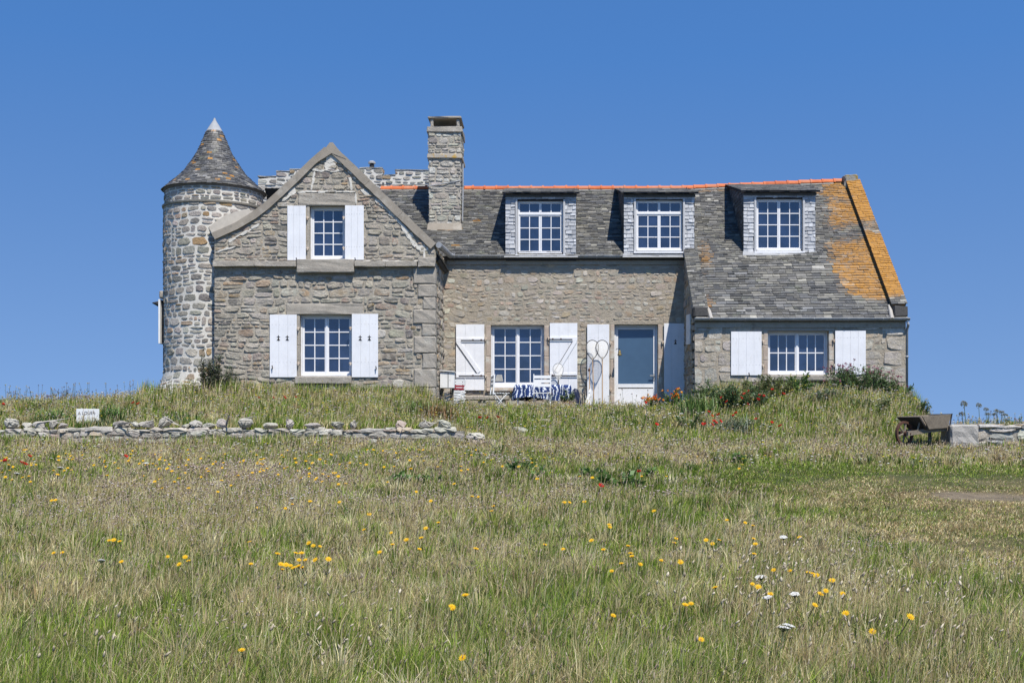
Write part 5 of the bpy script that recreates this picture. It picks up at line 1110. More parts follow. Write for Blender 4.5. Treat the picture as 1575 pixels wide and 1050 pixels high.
# ------------------------------------------------------------ wheelbarrow
def wheelbarrow(loc, rz):
    t = empty('wheelbarrow', loc, rz, label='old weathered wooden wheelbarrow with spoked wheel parked against the granite block', cat='wheelbarrow')
    def add(mb, nm, m, p=t, **k): o = mb.build(nm, m, **k); o.parent = p; return o
    Rw = .255
    mb = MB(); pts = [(Rw*math.cos(a), 0, Rw+Rw*math.sin(a)) for a in [2*math.pi*k/28 for k in range(28)]]
    n = 28; vs_ = []
    for (rr, yy) in ((Rw, -.03), (Rw, .03), (Rw-.045, .03), (Rw-.045, -.03)): vs_ += [(rr*math.cos(2*math.pi*k/n), yy, Rw+rr*math.sin(2*math.pi*k/n)) for k in range(n)]
    mb.add(vs_, [(q_*n+k, q_*n+(k+1) % n, ((q_+1) % 4)*n+(k+1) % n, ((q_+1) % 4)*n+k) for q_ in range(4) for k in range(n)])
    wh = add(mb, 'wheel', M['rust'])
    for k in range(6):
        a = k*math.pi/3+.3; mb = MB(); mb.tube([(.03*math.cos(a), 0, Rw+.03*math.sin(a)), ((Rw-.04)*math.cos(a), 0, Rw+(Rw-.04)*math.sin(a))], [.026, .018], 6); add(mb, 'spoke', M['oldwood'], wh)
    mb = MB(); mb.tube([(0, -.09, Rw), (0, .09, Rw)], .045, 10); mb.tube([(0, -.2, Rw), (0, .2, Rw)], .015, 8); add(mb, 'hub', M['rust'], wh)
    for sg in (-1, 1):
        mb = MB(); N = 8; vs_ = []
        for i in range(N+1):
            s_ = i/N; x_ = -.06+2.2*s_; yc = sg*(.15+.17*s_); z_ = .25+.02*math.sin(s_*5)+.16*s_+.06*s_*s_; hh_ = .045 if s_ < .72 else .03; wq = .03 if s_ < .72 else .022
            vs_ += [(x_, yc-wq, z_-hh_), (x_, yc+wq, z_-hh_), (x_, yc+wq, z_+hh_), (x_, yc-wq, z_+hh_)]
        mb.add(vs_, [(3, 2, 1, 0), (4*N, 4*N+1, 4*N+2, 4*N+3)]+[(4*i+q_, 4*i+(q_+1) % 4, 4*i+4+(q_+1) % 4, 4*i+4+q_) for i in range(N) for q_ in range(4)]); add(mb, 'shaft', M['oldwood'])
        mb = MB(); mb.box(1.02, 1.08, sg*.27-.025, sg*.27+.025, -.02, .40); add(mb, 'leg', M['oldwood'])
        mb = MB(); mb.tube([(.2, sg*.19, .3), (.1+.16, sg*.24, .56)], .02, 6); mb.tube([(.52, sg*.2, .33), (.38, sg*.26, .56)], .02, 6); add(mb, 'stay', M['oldwood'])
        # side board of the tray, flared outwards
        mb = MB(); y0, y1 = sg*.29, sg*.33; f = lambda u, v, w_: (u, y0+(y1-y0)*v/.27+w_*sg, .34+v+.05*(u-.4))
        mb.prism([(.44, 0), (1.02, 0), (1.08, .27), (.2, .27)][::1], 0, .028, f); add(mb, 'side_board', M['oldwood'], bevel=.003)
        mb = MB(); mb.prism([(1.035, -.06), (1.06, -.06), (1.105, .29), (1.075, .29)], .03, .045, f); add(mb, 'iron_strap', M['iron'])
    mb = MB(); mb.add([(.42, -.29, .345), (1.05, -.29, .375), (1.05, .29, .375), (.42, .29, .345), (.42, -.29, .37), (1.05, -.29, .40), (1.05, .29, .40), (.42, .29, .37)], [(3, 2, 1, 0), (4, 5, 6, 7), (0, 1, 5, 4), (1, 2, 6, 5), (2, 3, 7, 6), (3, 0, 4, 7)]); add(mb, 'tray_floor', M['oldwood'])
    mb = MB(); mb.add([(.44, -.28, .345), (.44, .28, .345), (.14, .34, .60), (.14, -.34, .60), (.41, -.28, .335), (.41, .28, .335), (.10, .35, .59), (.10, -.35, .59)], [(0, 1, 2, 3), (7, 6, 5, 4), (0, 4, 5, 1), (2, 6, 7, 3), (1, 5, 6, 2), (3, 7, 4, 0)]); add(mb, 'front_board', M['darkwood'])
    mb = MB(); mb.add([(1.02, -.28, .37), (1.02, .28, .37), (1.09, .34, .66), (1.09, -.34, .66), (1.045, -.28, .37), (1.045, .28, .37), (1.115, .34, .66), (1.115, -.34, .66)], [(3, 2, 1, 0), (4, 5, 6, 7), (0, 4, 7, 3), (1, 2, 6, 5), (2, 3, 7, 6), (0, 1, 5, 4)]); add(mb, 'back_board', M['oldwood'])
    return t
bx, by = PX(1391, 22.3), 22.3
wheelbarrow((bx, by, zf1(bx, by)+.05), R(27)).scale = (.84, .84, .93)

# ------------------------------------------------------------ sign
sx, sy = PX(135, 23.75), 23.75
t = empty('rental_sign', (sx, sy, zf1(sx, sy)), R(-4), label='small white handwritten board propped among green leaves behind the low wall', cat='sign')
zb0 = PZ(656, sy)-t.location.z; Hh = .36; Ww = .48
mb = MB(); mb.rbox(-Ww/2, Ww/2, -.01, .01, zb0, zb0+Hh, b=.006, jit=.001); o = mb.build('board', M['white_old']); o.parent = t
mb = MB(); mb.box(-Ww/2+.06, -Ww/2+.09, .011, .035, -.2, zb0+Hh-.03); mb.box(Ww/2-.09, Ww/2-.06, .011, .035, -.2, zb0+Hh-.03); o = mb.build('stake', M['oldwood']); o.parent = t
def text(s_, size, x_, z_, y_, rot=0):
    cu = bpy.data.curves.new('lettering', 'FONT'); cu.body = s_; cu.size = size; cu.extrude = .001; tmp = bpy.data.objects.new('tmp', cu); COL.objects.link(tmp)
    dg = bpy.context.evaluated_depsgraph_get(); me_ = bpy.data.meshes.new_from_object(tmp.evaluated_get(dg)); bpy.data.objects.remove(tmp)
    me_.transform(Matrix.Translation((x_, y_, z_)) @ Matrix.Rotation(R(90), 4, 'X') @ Matrix.Rotation(rot, 4, 'Z')); me_.materials.clear(); me_.materials.append(M['text'])
    o = bpy.data.objects.new('lettering', me_); COL.objects.link(o); return o
o = text('A LOUER', .088, -.2, zb0+.245, -.0125, .02); o.parent = t
mb = MB(); rr = random.Random(4)       # the lower lines are unreadable scrawl in the photograph
for (zz, x0_, x1_) in ((.15, -.2, .19), (.05, -.2, -.02)):
    x_ = x0_
    while x_ < x1_:
        mb.tube([(x_, -.0125, zb0+zz+rr.uniform(0, .02)), (x_+.008, -.0125, zb0+zz+.035), (x_+.016, -.0125, zb0+zz+rr.uniform(0, .02))], .0025, 4); x_ += .03 if rr.random() < .8 else .055
o = mb.build('lettering', M['text']); o.parent = t
# ------------------------------------------------------------ plants
LG = [(.06, .10, .03), (.085, .13, .04), (.05, .08, .03), (.11, .155, .055)]
def leaf(mb, p, d, up, L_, w_, col, m=0):
    s_ = d.cross(up); s_ = s_.normalized() if s_.length > 1e-5 else Vector((1, 0, 0))
    mb.add([p, p+d*L_*.45+s_*w_/2, p+d*L_, p+d*L_*.45-s_*w_/2], [(0, 1, 2, 3)], m, tuple(col)+(1,))
def rv(rr): return Vector((rr.gauss(0, 1), rr.gauss(0, 1), rr.gauss(0, 1))).normalized()
def jc(rr, c, k=.25): q_ = rr.uniform(1-k, 1+k); return tuple(v*q_ for v in c)
def bush(name, x, y, rx, ry, h, n, ls, cols, seed, label, cat='shrub', flowers=None, z=None, lw=.45, **k):
    rr = random.Random(seed); mb = MB(); z0 = zf1(x, y) if z is None else z; tips = []
    nst = max(6, int(n/45)); lobes = [(rr.uniform(-.75, .75), rr.uniform(-.6, .6), rr.uniform(.45, 1.0), rr.uniform(.22, .42)) for _ in range(14)]
    for i in range(nst):
        lb = rr.choice(lobes); tip = Vector((lb[0]*rx+rr.gauss(0, .3)*rx*lb[3], lb[1]*ry+rr.gauss(0, .3)*ry*lb[3], lb[2]*h*rr.uniform(.7, 1.12)*(1-.45*(lb[0]**2))))
        b = Vector((tip.x*.35, tip.y*.35, -.03)); md = (b+tip)/2+Vector((rr.gauss(0, .03), rr.gauss(0, .03), 0)); mb.tube([b, md, tip], [.008, .006, .003], 4, 1, (.12, .1, .06, 1), cap=False); tips.append(tip)
        for j in range(int(n/nst)):
            t_ = rr.uniform(.15, 1.0)**.7; p = b.lerp(md, t_*2) if t_ < .5 else md.lerp(tip, t_*2-1); d = rv(rr); d.z = abs(d.z)*.8+.1; d.normalize(); p = p+rv(rr)*rr.uniform(0, .1)*rx
            leaf(mb, p, d, rv(rr), ls*rr.uniform(.6, 1.3), ls*lw*rr.uniform(.7, 1.2), jc(rr, rr.choice(cols)))
    if flowers:
        fc, fs, fn, hgt = flowers
        for i in range(fn):
            t_ = rr.choice(tips)+Vector((rr.gauss(0, .06), rr.gauss(0, .06), hgt*rr.uniform(.3, 1))); b = t_-Vector((rr.gauss(0, .02), 0, hgt+.05))
            mb.tube([b, t_], .003, 3, 1, (.12, .13, .06, 1), cap=False)
            c_ = rr.choice(fc)
            for q_ in range(9): d = rv(rr); d.z = abs(d.z); leaf(mb, t_+rv(rr)*fs*.35, d, rv(rr), fs*rr.uniform(.5, .9), fs*.5, jc(rr, c_), 2)
    o = mb.build(name, [M['leaf'], M['leaf'], M['petal']]); o.location = (x, y, z0); return meta(o, label, cat, **k)
def tuft(name, x, y, n, L_, w_, cols, seed, label, cat='plant', spread=.25, arch=.6, z=None, **k):
    rr = random.Random(seed); mb = MB(); z0 = zf1(x, y) if z is None else z
    for i in range(n):
        a = rr.uniform(0, 2*math.pi); l = L_*rr.uniform(.55, 1.15); b = Vector((rr.gauss(0, spread*.5), rr.gauss(0, spread*.4), -.02)); ou = Vector((math.cos(a), math.sin(a), 0)); sd = Vector((-ou.y, ou.x, 0)); ar = arch*rr.uniform(.4, 1.3); c = jc(rr, rr.choice(cols))+(1,); vs_ = []; K = 5
        for j in range(K+1):
            t_ = j/K; p = b+ou*l*ar*t_*t_+Vector((0, 0, l*(t_-ar*.45*t_**2.6))); ww_ = w_*(1-t_**2.2)*rr.uniform(.9, 1.1)/2+.0015; vs_ += [p-sd*ww_, p+sd*ww_]
        mb.add(vs_, [(2*j, 2*j+1, 2*j+3, 2*j+2) for j in range(K)], 0, c)
    o = mb.build(name, M['leaf']); o.location = (x, y, z0); return meta(o, label, cat, **k)
def at(px, D): return PX(px, D), D
x, y = at(322, 27.9); bush('dark_shrub', x, y, .66, .35, 1.15, 3000, .06, [(.05, .065, .03), (.075, .09, .045), (.13, .125, .1), (.06, .085, .03)], 401, 'dark scrubby shrub at the foot of the round tower')
x, y = at(352, 28.1); bush('dark_shrub', x, y, .32, .2, .85, 1000, .05, [(.05, .075, .03), (.08, .11, .045)], 402, 'smaller dark shrub at the left corner of the gable wall')
x, y = at(1318, 27.9); bush('pink_flowered_bush', x, y, 1.1, .55, .8, 6500, .06, [(.075, .13, .035), (.1, .165, .05), (.055, .1, .03), (.13, .19, .08)], 403, 'big leafy bush with purplish-pink flowers at the right corner of the wing', flowers=([(.30, .06, .12), (.24, .07, .13), (.38, .14, .2)], .05, 60, .16))
x, y = at(1372, 28.2); bush('pink_flowered_bush', x, y, .5, .35, .6, 1400, .07, [(.075, .13, .035), (.1, .165, .05), (.055, .1, .03)], 404, 'smaller bush spilling past the right corner of the wing', flowers=([(.30, .06, .12)], .045, 14, .1))
x, y = at(1135, 26.0); bush('poppy_foliage', x, y, .8, .45, .6, 2600, .08, [(.06, .105, .03), (.085, .14, .045), (.10, .15, .075), (.05, .085, .03)], 405, 'dark green poppy foliage in the bank below the wing', 'plant', lw=.3)
x, y = at(1185, 26.6); bush('bank_foliage', x, y, .8, .4, .5, 2000, .07, [(.09, .12, .03), (.12, .14, .04), (.14, .15, .06)], 406, 'olive-green foliage in the bank under the left shutter of the wing window', 'plant', lw=.35)
x, y = at(1232, 26.8); bush('bank_foliage', x, y, .4, .3, .6, 1000, .08, [(.07, .14, .03), (.10, .17, .04)], 407, 'bright green leafy plant in the bank under the middle of the wing window', 'plant', flowers=([(.7, .6, .1)], .03, 8, .05))
x, y = at(1025, 27.9); bush('marigold_clump', x, y, .55, .3, .45, 1300, .07, [(.09, .16, .04), (.12, .19, .05)], 408, 'low clump covered in orange marigolds right of the front door', 'flowers', flowers=([(.75, .27, .015), (.78, .36, .02), (.7, .15, .02)], .055, 75, .07))
x, y = at(950, 15.9)
for i, (px, D, s_) in enumerate([(952, 16.2, 1), (1000, 17.2, .8), (830, 17.2, .7), (655, 16.4, .7), (612, 16.6, .8), (1140, 20.0, .6), (800, 18.2, .8), (905, 17.3, .7)]):
    x, y = at(px, D); bush('dock_plant', x, y, .38*s_, .28*s_, .3*s_, int(200*s_), .13*s_, [(.09, .17, .04), (.12, .21, .05), (.15, .23, .08)], 420+i, ['broad-leaved dark green weed growing low in the green patch of the middle meadow'][0], 'plant', group='broad-leaved weeds in the middle meadow', lw=.5)
for i, (px, D, rx, h, n, cols_, lab) in enumerate([(1090, 27.3, .5, .5, 900, [(.09, .15, .04), (.12, .18, .05)], 'green leafy plant at the foot of the wing corner'), (1160, 27.6, .6, .5, 1100, [(.11, .13, .04), (.14, .15, .05), (.1, .1, .04)], 'brownish-green scrubby plant under the left wing shutter'), (1270, 26.2, .6, .42, 900, [(.13, .16, .09), (.16, .19, .12), (.1, .14, .06)], 'grey-green weedy plant on the bank in front of the wing window'), (1340, 25.8, .7, .4, 900, [(.12, .15, .05), (.15, .19, .07)], 'low spreading weeds on the bank left of the wheelbarrow'), (1060, 24.9, .5, .34, 600, [(.1, .16, .05), (.13, .19, .06)], 'low green weeds below the marigolds on the bank')]):
    x, y = at(px, D); bush('bank_foliage', x, y, rx, .4, h, n, .065, cols_, 480+i, lab, 'plant', flowers=([(.62, .6, .5), (.6, .5, .15)], .025, 20, .08), lw=.35)
for i, (px, D, h, n, lab) in enumerate([(88, 24.1, .5, 110, 'clump of green strap leaves left of the white sign'), (70, 23.8, .4, 80, 'leafy green clump at the wall top further left of the white sign'), (176, 24.1, .55, 150, 'dense clump of dark green strap leaves just right of the white sign'), (277, 23.9, .42, 60, 'spiky green clump behind the wall, right of the big pale rocks'), (160, 23.55, .28, 110, 'low dark leafy plant crowding the foot of the white sign'), (128, 23.6, .22, 70, 'low leaves under the left half of the white sign')]):
    x, y = at(px, D); tuft('strap_leaf_plant', x, y, n, h, .028, [(.09, .17, .035), (.12, .21, .05), (.07, .13, .03)] if i != 4 else [(.05, .08, .035), (.075, .105, .05)], 440+i, lab, spread=.36)
x, y = at(672, 25.2); tuft('reddish_grass_tuft', x, y, 240, .5, .014, [(.30, .15, .05), (.22, .12, .05), (.13, .14, .05), (.25, .2, .09)], 450, 'dark reddish-brown tuft of grass on the bank below the corner of the gabled wing', spread=.42)
x, y = at(1072, 26.0); tuft('strap_leaf_plant', x, y, 200, .6, .022, [(.13, .21, .05), (.17, .25, .07), (.10, .17, .045)], 451, 'bright green upright clump of strap leaves on the bank below the wing corner', spread=.45, arch=.35)
x, y = at(640, 25.6); tuft('green_grass_tuft', x, y, 180, .42, .016, [(.11, .17, .04), (.14, .2, .06)], 452, 'fresh green tuft of grass left of the reddish tuft', spread=.5)
x, y = at(1130, 24.6); tuft('grey_grass_tuft', x, y, 260, .45, .012, [(.16, .2, .13), (.2, .24, .16), (.11, .15, .07)], 453, 'grey-green silvery grass tuft below the poppies of the bank', spread=.6, arch=.8)
for i, (px, D, h, n, lab) in enumerate([(1440, 25.6, .40, 500, 'leafy plant with yellow blooms against the sky behind the wheelbarrow'), (1475, 24.3, .24, 300, 'low leafy plant behind the granite block'), (1415, 26.8, .35, 620, 'green plant on the slope between the bush and the wheelbarrow'), (100, 28.6, .42, 500, 'bluish thistle-like plant on the skyline above the white sign'), (84, 29.3, .36, 380, 'darker thistle-like plant on the skyline left of the sign'), (1560, 24.4, .3, 350, 'leafy yellow-flowered plant behind the right wall at the picture edge'), (55, 628/24, .25, 200, 'small leafy plant among the grass at the far left')]):
    x, y = at(px, D); bush('leafy_plant', x, y, .35, .25, h, n, .05, [(.08, .13, .04), (.11, .16, .05)] if i not in (3, 4) else [(.1, .11, .10), (.13, .12, .14), (.09, .12, .07)], 460+i, lab, 'plant', flowers=([(.7, .6, .15), (.62, .6, .4)], .03, 14, .08) if i not in (3, 4) else ([(.16, .13, .2)], .04, 12, .1))
# tall allium seedheads
def allium(name, h, rad, seed, col):
    rr = random.Random(seed); mb = MB(); mb.tube([(0, 0, -.05), (rr.uniform(-.03, .03), 0, h*.5), (0, 0, h)], [.009, .007, .006], 6, 0, (.13, .18, .08, 1))
    for i in range(46):
        d = rv(rr); d.z = d.z*.8+.35; d.normalize(); e = Vector((0, 0, h))+d*rad*rr.uniform(.75, 1.05); mb.tube([(0, 0, h), e], .0016, 3, 0, (.12, .15, .08, 1), cap=False)
        for q_ in range(4): leaf(mb, e, rv(rr), rv(rr), .022, .014, jc(rr, col))
    return mb.build(name, M['leaf'])
al = allium('allium_seedhead', .62, .06, 1, (.27, .27, .22)); k = 0
for (px, py, D) in [(1485, 622, 23.6), (1505, 624, 23.4), (1515, 630, 23.9), (1520, 637, 23.3), (1530, 637, 23.7), (1534, 632, 23.5), (1540, 634, 24.1), (1545, 638, 23.4), (1480, 637, 23.8), (1402, 612, 27.5), (1394, 620, 27.2), (1413, 625, 26.6)]:
    o = al if k == 0 else al.copy()
    if k: COL.objects.link(o)
    x = PX(px, D); z0 = zf1(x, D); hz = PZ(py, D)-z0; s_ = hz/.62 if k else hz/.62; o.location = (x, D, z0); q_ = r.uniform(.85, 1.1) if px > 1450 else .6; o.scale = (q_, q_, max(.3, s_)); o.rotation_euler = (0, r.uniform(-.05, .05), r.uniform(0, 6)); k += 1
    meta(o, 'tall dried round allium head against the sky behind the right wall' if px > 1450 else 'small dark round seedhead on a stalk right of the house corner', 'flower', 'allium heads behind the right wall' if px > 1450 else 'dark seedheads right of the house')
# thin skyline stalks
def stem_cluster(name, pts, seed, label, fc):
    rr = random.Random(seed); mb = MB(); ox, oy = pts[0][0], pts[0][1]; oz = zf1(ox, oy)
    for (x, y, h) in pts:
        z0 = zf1(x, y)-oz; a = Vector((x-ox, y-oy, z0)); b = a+Vector((rr.gauss(0, .06), rr.gauss(0, .04), h)); md = (a+b)/2+Vector((rr.gauss(0, .02), 0, 0)); mb.tube([a, md, b], [.004, .0035, .003], 4, 0, (.12, .14, .07, 1), cap=False)
        for j in range(3): t_ = rr.uniform(.3, .8); leaf(mb, a.lerp(b, t_), Vector((rr.choice((-1, 1)), rr.gauss(0, .3), .8)).normalized(), rv(rr), .06, .012, jc(rr, (.10, .14, .05)))
        c_ = rr.choice(fc)
        for j in range(10): leaf(mb, b, rv(rr), rv(rr), rr.uniform(.015, .03), .016, jc(rr, c_), 1)
    o = mb.build(name, [M['leaf'], M['petal']]); o.location = (ox, oy, oz); meta(o, label, None, None, 'stuff')
rr = random.Random(9)
stem_cluster('tall_skyline_flowers', [(PX(rr.uniform(10, 258), 29), rr.uniform(27.5, 30.5), rr.uniform(.35, .62)*(1 if rr.random() < .6 else .8)) for _ in range(120)], 1, 'tall thin flower stalks on the left skyline', [(.5, .45, .12), (.45, .38, .3), (.2, .16, .2), (.5, .48, .3), (.3, .22, .2)])
stem_cluster('tall_skyline_flowers', [(PX(rr.uniform(1395, 1600), 24.5), rr.uniform(23.4, 26.5), rr.uniform(.2, .42)) for _ in range(110)], 2, 'thin flower stalks on the right skyline', [(.5, .42, .12), (.2, .15, .2), (.5, .48, .4), (.22, .18, .25)])
stem_cluster('tall_skyline_flowers', [(PX(rr.uniform(345, 1000), 27.6), rr.uniform(26.5, 28.2), rr.uniform(.3, .5)) for _ in range(60)], 3, 'thin flower stalks in front of the house', [(.5, .42, .12), (.3, .2, .2), (.2, .16, .12), (.5, .48, .4)])

# ------------------------------------------------------------ things on the terrace
def grp(name, loc, rz=0, **k): return empty(name, loc, rz, **k)
def part(mb, nm, m, p, **k): o = mb.build(nm, m, **k); o.parent = p; return o
FZ = lambda x, y: zf1(x, y)
# wall cabinet on the side wall of the gabled wing
mb = MB(); x0 = XR+.035; xb = PX(690, 29.7); z0, z1 = PZ(596.5, 29.7), PZ(572, 29.7)
cab = grp('wall_cabinet', (x0, 29.9, z0), label='pale grey wooden box fixed low in the corner between gabled wing and main wall', cat='cabinet')
mb.box(0, .36, -.2, .2, 0, z1-z0); part(mb, 'body', M['white_old'], cab, bevel=.008)
mb = MB(); mb.add([(-.01, -.24, z1-z0+.03), (.38, -.24, z1-z0), (.38, .22, z1-z0), (-.01, .22, z1-z0+.03), (-.01, -.24, z1-z0+.05), (.38, -.24, z1-z0+.02), (.38, .22, z1-z0+.02), (-.01, .22, z1-z0+.05)], [(3, 2, 1, 0), (4, 5, 6, 7), (0, 1, 5, 4), (1, 2, 6, 5), (2, 3, 7, 6), (3, 0, 4, 7)]); part(mb, 'lid', M['white_old'], cab)
mb = MB(); mb.box(.2, .215, -.206, -.2005, .02, z1-z0-.02); part(mb, 'door_gap', M['dark'], cab)
mb = MB(); mb.box(.01, .06, .0, .1, -.55, -.005); mb.box(.28, .33, .0, .1, -.55, -.005); part(mb, 'leg', M['oldwood'], cab)
# folded chairs
def folded(x, y, z, tilt, rz, label, red):
    t = grp('folded_chair', (x, y, z), rz, label=label, cat='folding chair', group='folded chairs stacked under the wall cabinet'); Mx = Matrix.Rotation(tilt, 4, 'Y')
    for yy in (-.2, .2): mb = MB(); mb.box(-.42, .42, yy-.012, yy+.012, -.012, .012, M=Mx); part(mb, 'rail', M['white_old'], t)
    for k in range(7): mb = MB(); xx = -.36+.1*k; mb.box(xx, xx+.06, -.19, .19, .013, .026, M=Mx); part(mb, 'slat', M['fabric_red'] if (k % 3 == red) else M['white_old'], t)
    mb = MB(); mb.tube([Mx @ Vector((-.38, -.21, .03)), Mx @ Vector((0, -.22, .05)), Mx @ Vector((.4, -.21, .03))], .01, 6); part(mb, 'folded_leg', M['white_old'], t)
for k in range(4):
    x = PX(691, 30.2); folded(x-.0+.01*k, 30.25, FZ(x, 30.2)+.16+.085*k, R(-16), R(4*k-4), ['lowest folded white slatted chair under the wall cabinet', 'second folded slatted chair from the bottom of the leaning stack', 'third folded slatted chair, with red slats, in the leaning stack', 'topmost folded slatted chair of the leaning stack'][k], k % 3)
t = grp('upright_folded_chair', (PX(703, 30.0), 30.1, FZ(PX(703, 30), 30)), R(30), label='folded striped red and white chair standing upright against the main wall shutter', cat='folding chair')
Mx = Matrix.Rotation(R(8), 4, 'X')
for xx in (-.16, .16): mb = MB(); mb.box(xx-.012, xx+.012, -.012, .012, 0, .85, M=Mx); part(mb, 'rail', M['white_old'], t)
for k in range(9): mb = MB(); mb.box(-.15, .15, -.02, -.0125, .2+.07*k, .25+.07*k, M=Mx); part(mb, 'slat', M['fabric_red'] if k in (5, 6) else M['white_old'], t)
for xx in (-.19, .19): mb = MB(); mb.tube([(xx, -.03, 0), (xx*.9, .05, .8)], .011, 6); part(mb, 'folded_leg', M['iron'], t)
# stone bench
x = PX(745, 30.75); t = grp('stone_bench', (x, 30.8, FZ(x, 30.8)), label='low rough grey stone bench against the wall under the main window', cat='bench')
mb = MB(); mb.rbox(-.85, .65, -.17, .2, .3, .41, b=.02, jit=.01, sub=3); part(mb, 'seat', M['granite'], t)
for xx in (-.7, -.05, .45): mb = MB(); mb.rbox(xx-.12, xx+.12, -.12, .18, -.1, .297, b=.02, jit=.015); part(mb, 'support', M['granite'], t)
# chairs
def slat_chair(x, y, rz, label, fold=0):
    z = FZ(x, y); t = grp('garden_chair', (x, y, z), rz, label=label, cat='chair', group='white slatted garden chairs at the table')
    for xx in (-.21, .21):
        mb = MB(); mb.tube([(xx, .2, 0), (xx, -.18, .46)], .013, 6); part(mb, 'leg', M['white_old'], t)
        mb = MB(); mb.tube([(xx*.95, -.24, 0), (xx*.95, .17, .46)], .013, 6); part(mb, 'leg', M['white_old'], t)
        mb = MB(); mb.box(xx-.012, xx+.012, -.245, -.21, .42, .92, M=Matrix.Rotation(R(-4), 4, 'X')); part(mb, 'back_post', M['white_old'], t)
    mb = MB()
    for k in range(6): mb.box(-.22, .22, -.18+.07*k, -.13+.07*k, .455, .472)
    part(mb, 'seat', M['white_old'], t)
    mb = MB()
    for k in range(3): mb.box(-.197, .197, -.243, -.226, .6+.105*k, .675+.105*k, M=Matrix.Rotation(R(-4), 4, 'X'))
    part(mb, 'backrest', M['white_old'], t)
    mb = MB(); mb.tube([(-.21, .15, .06), (0, .17, .03), (.21, .15, .06)], .011, 6); part(mb, 'stretcher', M['white_old'], t)
slat_chair(PX(834, 29.4), 29.35, 0, 'white slatted garden chair with its back to the camera before the blue cloth')
slat_chair(PX(768, 29.6), 29.7, R(-78), 'white slatted garden chair turned sideways at the left end of the table')
# table and cloth
x0, x1 = PX(792, 30.1), PX(877, 30.1); xm = (x0+x1)/2; z = FZ(xm, 30.1); t = grp('garden_table', (xm, 30.1, z), label='garden table hidden under a blue patterned cloth in front of the main window', cat='table'); hw = (x1-x0)/2
mb = MB(); mb.box(-hw, hw, -.32, .32, .64, .67); part(mb, 'table_top', M['oldwood'], t)
for sx_ in (-1, 1):
    for sy_ in (-1, 1): mb = MB(); mb.box(sx_*(hw-.08)-.02, sx_*(hw-.08)+.02, sy_*.26-.02, sy_*.26+.02, 0, .638); part(mb, 'leg', M['white_old'], t)
mb = MB(); n = 120; per = []
cor = [(-hw, -.33), (hw, -.33), (hw, .33), (-hw, .33)]
for e in range(4):
    a, b = cor[e], cor[(e+1) % 4]
    for k in range(n//4): tt = k/(n//4); per.append((a[0]+(b[0]-a[0])*tt, a[1]+(b[1]-a[1])*tt, e))
vs_ = [(p[0]*1.002, p[1]*1.01, .676) for p in per]
for lv, zz in ((1, .6), (2, .46), (3, .32)):
    for i, p in enumerate(per):
        wv = (.012+.018*lv)*math.sin(i*.95+.6*math.sin(i*.3))+.01*lv; nx_, ny_ = p[0]/hw, p[1]/.33; l_ = math.hypot(nx_, ny_); vs_.append((p[0]+nx_/l_*wv, p[1]+ny_/l_*wv, zz+(.05*math.sin(i*.21) if lv == 3 else 0)))
mb.add(vs_+[(0, 0, .678)], [(lv*n+i, lv*n+(i+1) % n, (lv+1)*n+(i+1) % n, (lv+1)*n+i) for lv in range(3) for i in range(n)]+[(i, 4*n, (i+1) % n) for i in range(n)])
o = mb.build('tablecloth', M['cloth'], smooth=True); o.location = (xm, 30.1, z); meta(o, 'blue cloth with white pattern draped over the garden table', 'tablecloth')
# nets
def net(px_hoop, py_top, py_neck, wpx, pole_bot, D, label, px_bot=None, small=False):
    xh = PX(px_hoop, D); xb = PX(px_bot or px_hoop, D); zt_, zn = PZ(py_top, D), PZ(py_neck, D); zbot = FZ(xb, D-.35)
    t = grp('landing_net', (xb, D-.35, zbot), label=label, cat='fishing net', group='fishing nets leaning on the shutters')
    def L3(x_, z_): f = (z_-zbot)/(zt_-zbot); return Vector((x_-xb, .35*f, z_-zbot))
    neck = L3(xh, zn); hw_ = wpx/2*D/F; hh_ = zt_-zn; loop = []
    for k in range(26):
        a = math.pi*(-1+2*k/25); 
        r_ = abs(math.sin((a+math.pi)/2))**.6
        loop.append(L3(xh+hw_*math.sin(a)*(r_ if True else 1), zn+hh_*(1+math.cos(a))/2))
    mb = MB(); mb.tube(loop, .011, 6); part(mb, 'hoop', M['darkwood'] if not small else M['zinc'], t)
    mb = MB(); mb.tube([neck+Vector((0, 0, .06)), Vector((0, 0, .02))], .015, 8); part(mb, 'pole', M['pole'] if not small else M['iron'], t)
    mb = MB(); K = 6; cen = sum(loop, Vector())/len(loop); vs_ = []
    for lv in range(K+1):
        s_ = 1-lv/K*.75; dp = math.sin(lv/K*math.pi/2)
        for p in loop[:-1]: q_ = cen+(p-cen)*s_; vs_.append(q_+Vector((0, -.11*dp, -.16*dp)))
    n = len(loop)-1; mb.add(vs_, [(lv*n+i, lv*n+(i+1) % n, (lv+1)*n+(i+1) % n, (lv+1)*n+i) for lv in range(K) for i in range(n)]+[tuple(K*n+i for i in range(n))]); part(mb, 'netting', M['net'], t, smooth=True)
net(911, 523, 553, 23, 622, 30.95, 'left one of two big long-handled shrimp nets leaning on the narrow shutter', 913)
net(926, 523, 552, 23, 622, 30.85, 'right one of two big long-handled shrimp nets, in front of the other', 925.5)
net(858.5, 558.5, 583, 19, 610, 30.9, 'small round net on a thin dark pole leaning beside the main window', 858.5, small=True)
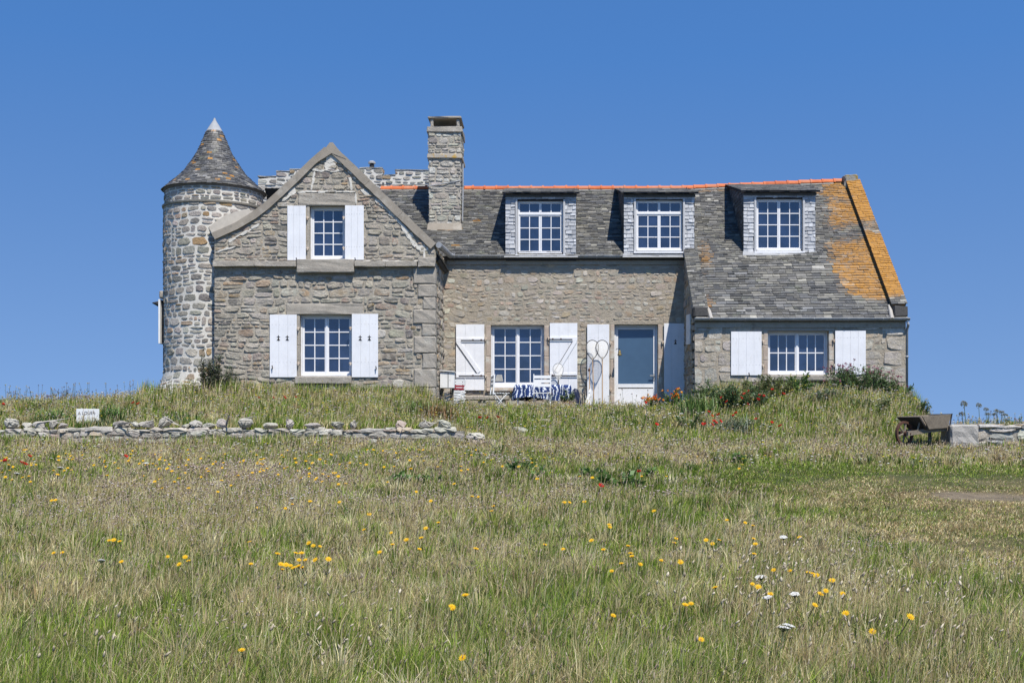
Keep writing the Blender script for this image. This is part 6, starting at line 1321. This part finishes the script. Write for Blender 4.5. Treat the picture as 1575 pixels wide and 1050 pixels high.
# bare pole with a red ring and a pale oar blade
D = 30.9; x = PX(906, D); t = grp('wooden_pole', (x, D-.25, FZ(x, D)), label='short wooden pole with a red-brown binding left of the big nets', cat='pole')
mb = MB(); mb.tube([(0, 0, 0), (.01, .25, PZ(565, D)-FZ(x, D))], .014, 8); part(mb, 'shaft', M['pole'], t)
mb = MB(); zz = PZ(569, D)-FZ(x, D); mb.tube([(.0, .235, zz-.03), (.0, .24, zz+.03)], .03, 8); part(mb, 'binding', M['rust'], t)
x = PX(900, D); mb = MB(); Mx = Matrix.Translation((x, D-.3, FZ(x, D))) @ Matrix.Rotation(R(12), 4, 'Y') @ Matrix.Rotation(R(-14), 4, 'X'); mb.prism([(-.05, 0), (.05, 0), (.045, .3), (.025, .5), (.015, .62), (-.015, .62), (-.03, .45), (-.05, .3)], -.01, .01, lambda u, v, w_: Mx @ Vector((u, w_, v)))
o = mb.build('oar_blade', M['white_old'], bevel=.003); sub_origin(o, (x, D-.3, FZ(x, D))); meta(o, 'white oar blade leaning against the wall left of the big nets', 'oar')
# potted plant, dark bag
x, y = PX(873, 29.7), 29.7; t = grp('flower_pot', (x, y, FZ(x, y)), label='plant pot with a white-flowering leafy plant beside the table', cat='plant pot')
mb = MB(); mb.lathe([(.0, .0), (.1, 0), (.14, .2), (.15, .2), (.15, .23), (.13, .23), (.12, .19), (0, .19)], 0, 0, 20, 0, (.35, .14, .07, 1)); part(mb, 'pot', M['terracotta'], t, smooth=False)
o = bush('potted_plant', x, y, .24, .18, .42, 700, .06, [(.07, .12, .04), (.12, .17, .07)], 501, '', None, flowers=([(.65, .65, .6)], .035, 12, .06), z=0); o.location = (0, 0, .2); o.parent = t
for kk in ('label', 'category'):
    if kk in o: del o[kk]
o.name = 'foliage'
x, y = PX(885, 30.6), 30.6; rr = random.Random(3); bm = bmesh.new(); bmesh.ops.create_icosphere(bm, subdivisions=4, radius=1)
for v in bm.verts:
    c = v.co.copy(); n_ = mnoise.noise(c*1.6)*.22+mnoise.noise(c*4)*.08; v.co = Vector((c.x*.15*(1.05-.25*c.z), c.y*.13, .29+c.z*.31))*(1)+c*n_*.14; v.co.z = max(v.co.z, 0)
me = bpy.data.meshes.new('dark_bag'); bm.to_mesh(me); bm.free(); me.materials.append(M['plastic_dark']); o = bpy.data.objects.new('dark_bag', me); COL.objects.link(o); o.location = (x, y, FZ(x, y)); me.polygons.foreach_set('use_smooth', [True]*len(me.polygons)); meta(o, 'dark navy sack slumped against the wall right of the potted plant', 'bag')
# bell
D = 31.05; x = PX(952.5, D); z = PZ(547, D); t = grp('door_bell', (x, D-.12, z), label='small brass bell on a bracket at the left side of the front door', cat='bell')
mb = MB(); mb.lathe([(0, .145), (.02, .14), (.032, .11), (.04, .06), (.055, .02), (.06, 0), (.054, .0), (.03, .06), (0, .12)], 0, 0, 20); part(mb, 'bell_body', M['brass'], t, smooth=True)
mb = MB(); mb.tube([(0, 0, .14), (0, 0, .185), (-.06, .1, .185), (-.08, .26, .17)], .008, 6); part(mb, 'bracket', M['iron'], t)
mb = MB(); mb.tube([(0, 0, .08), (0, 0, -.03)], .006, 6); part(mb, 'clapper', M['iron'], t)
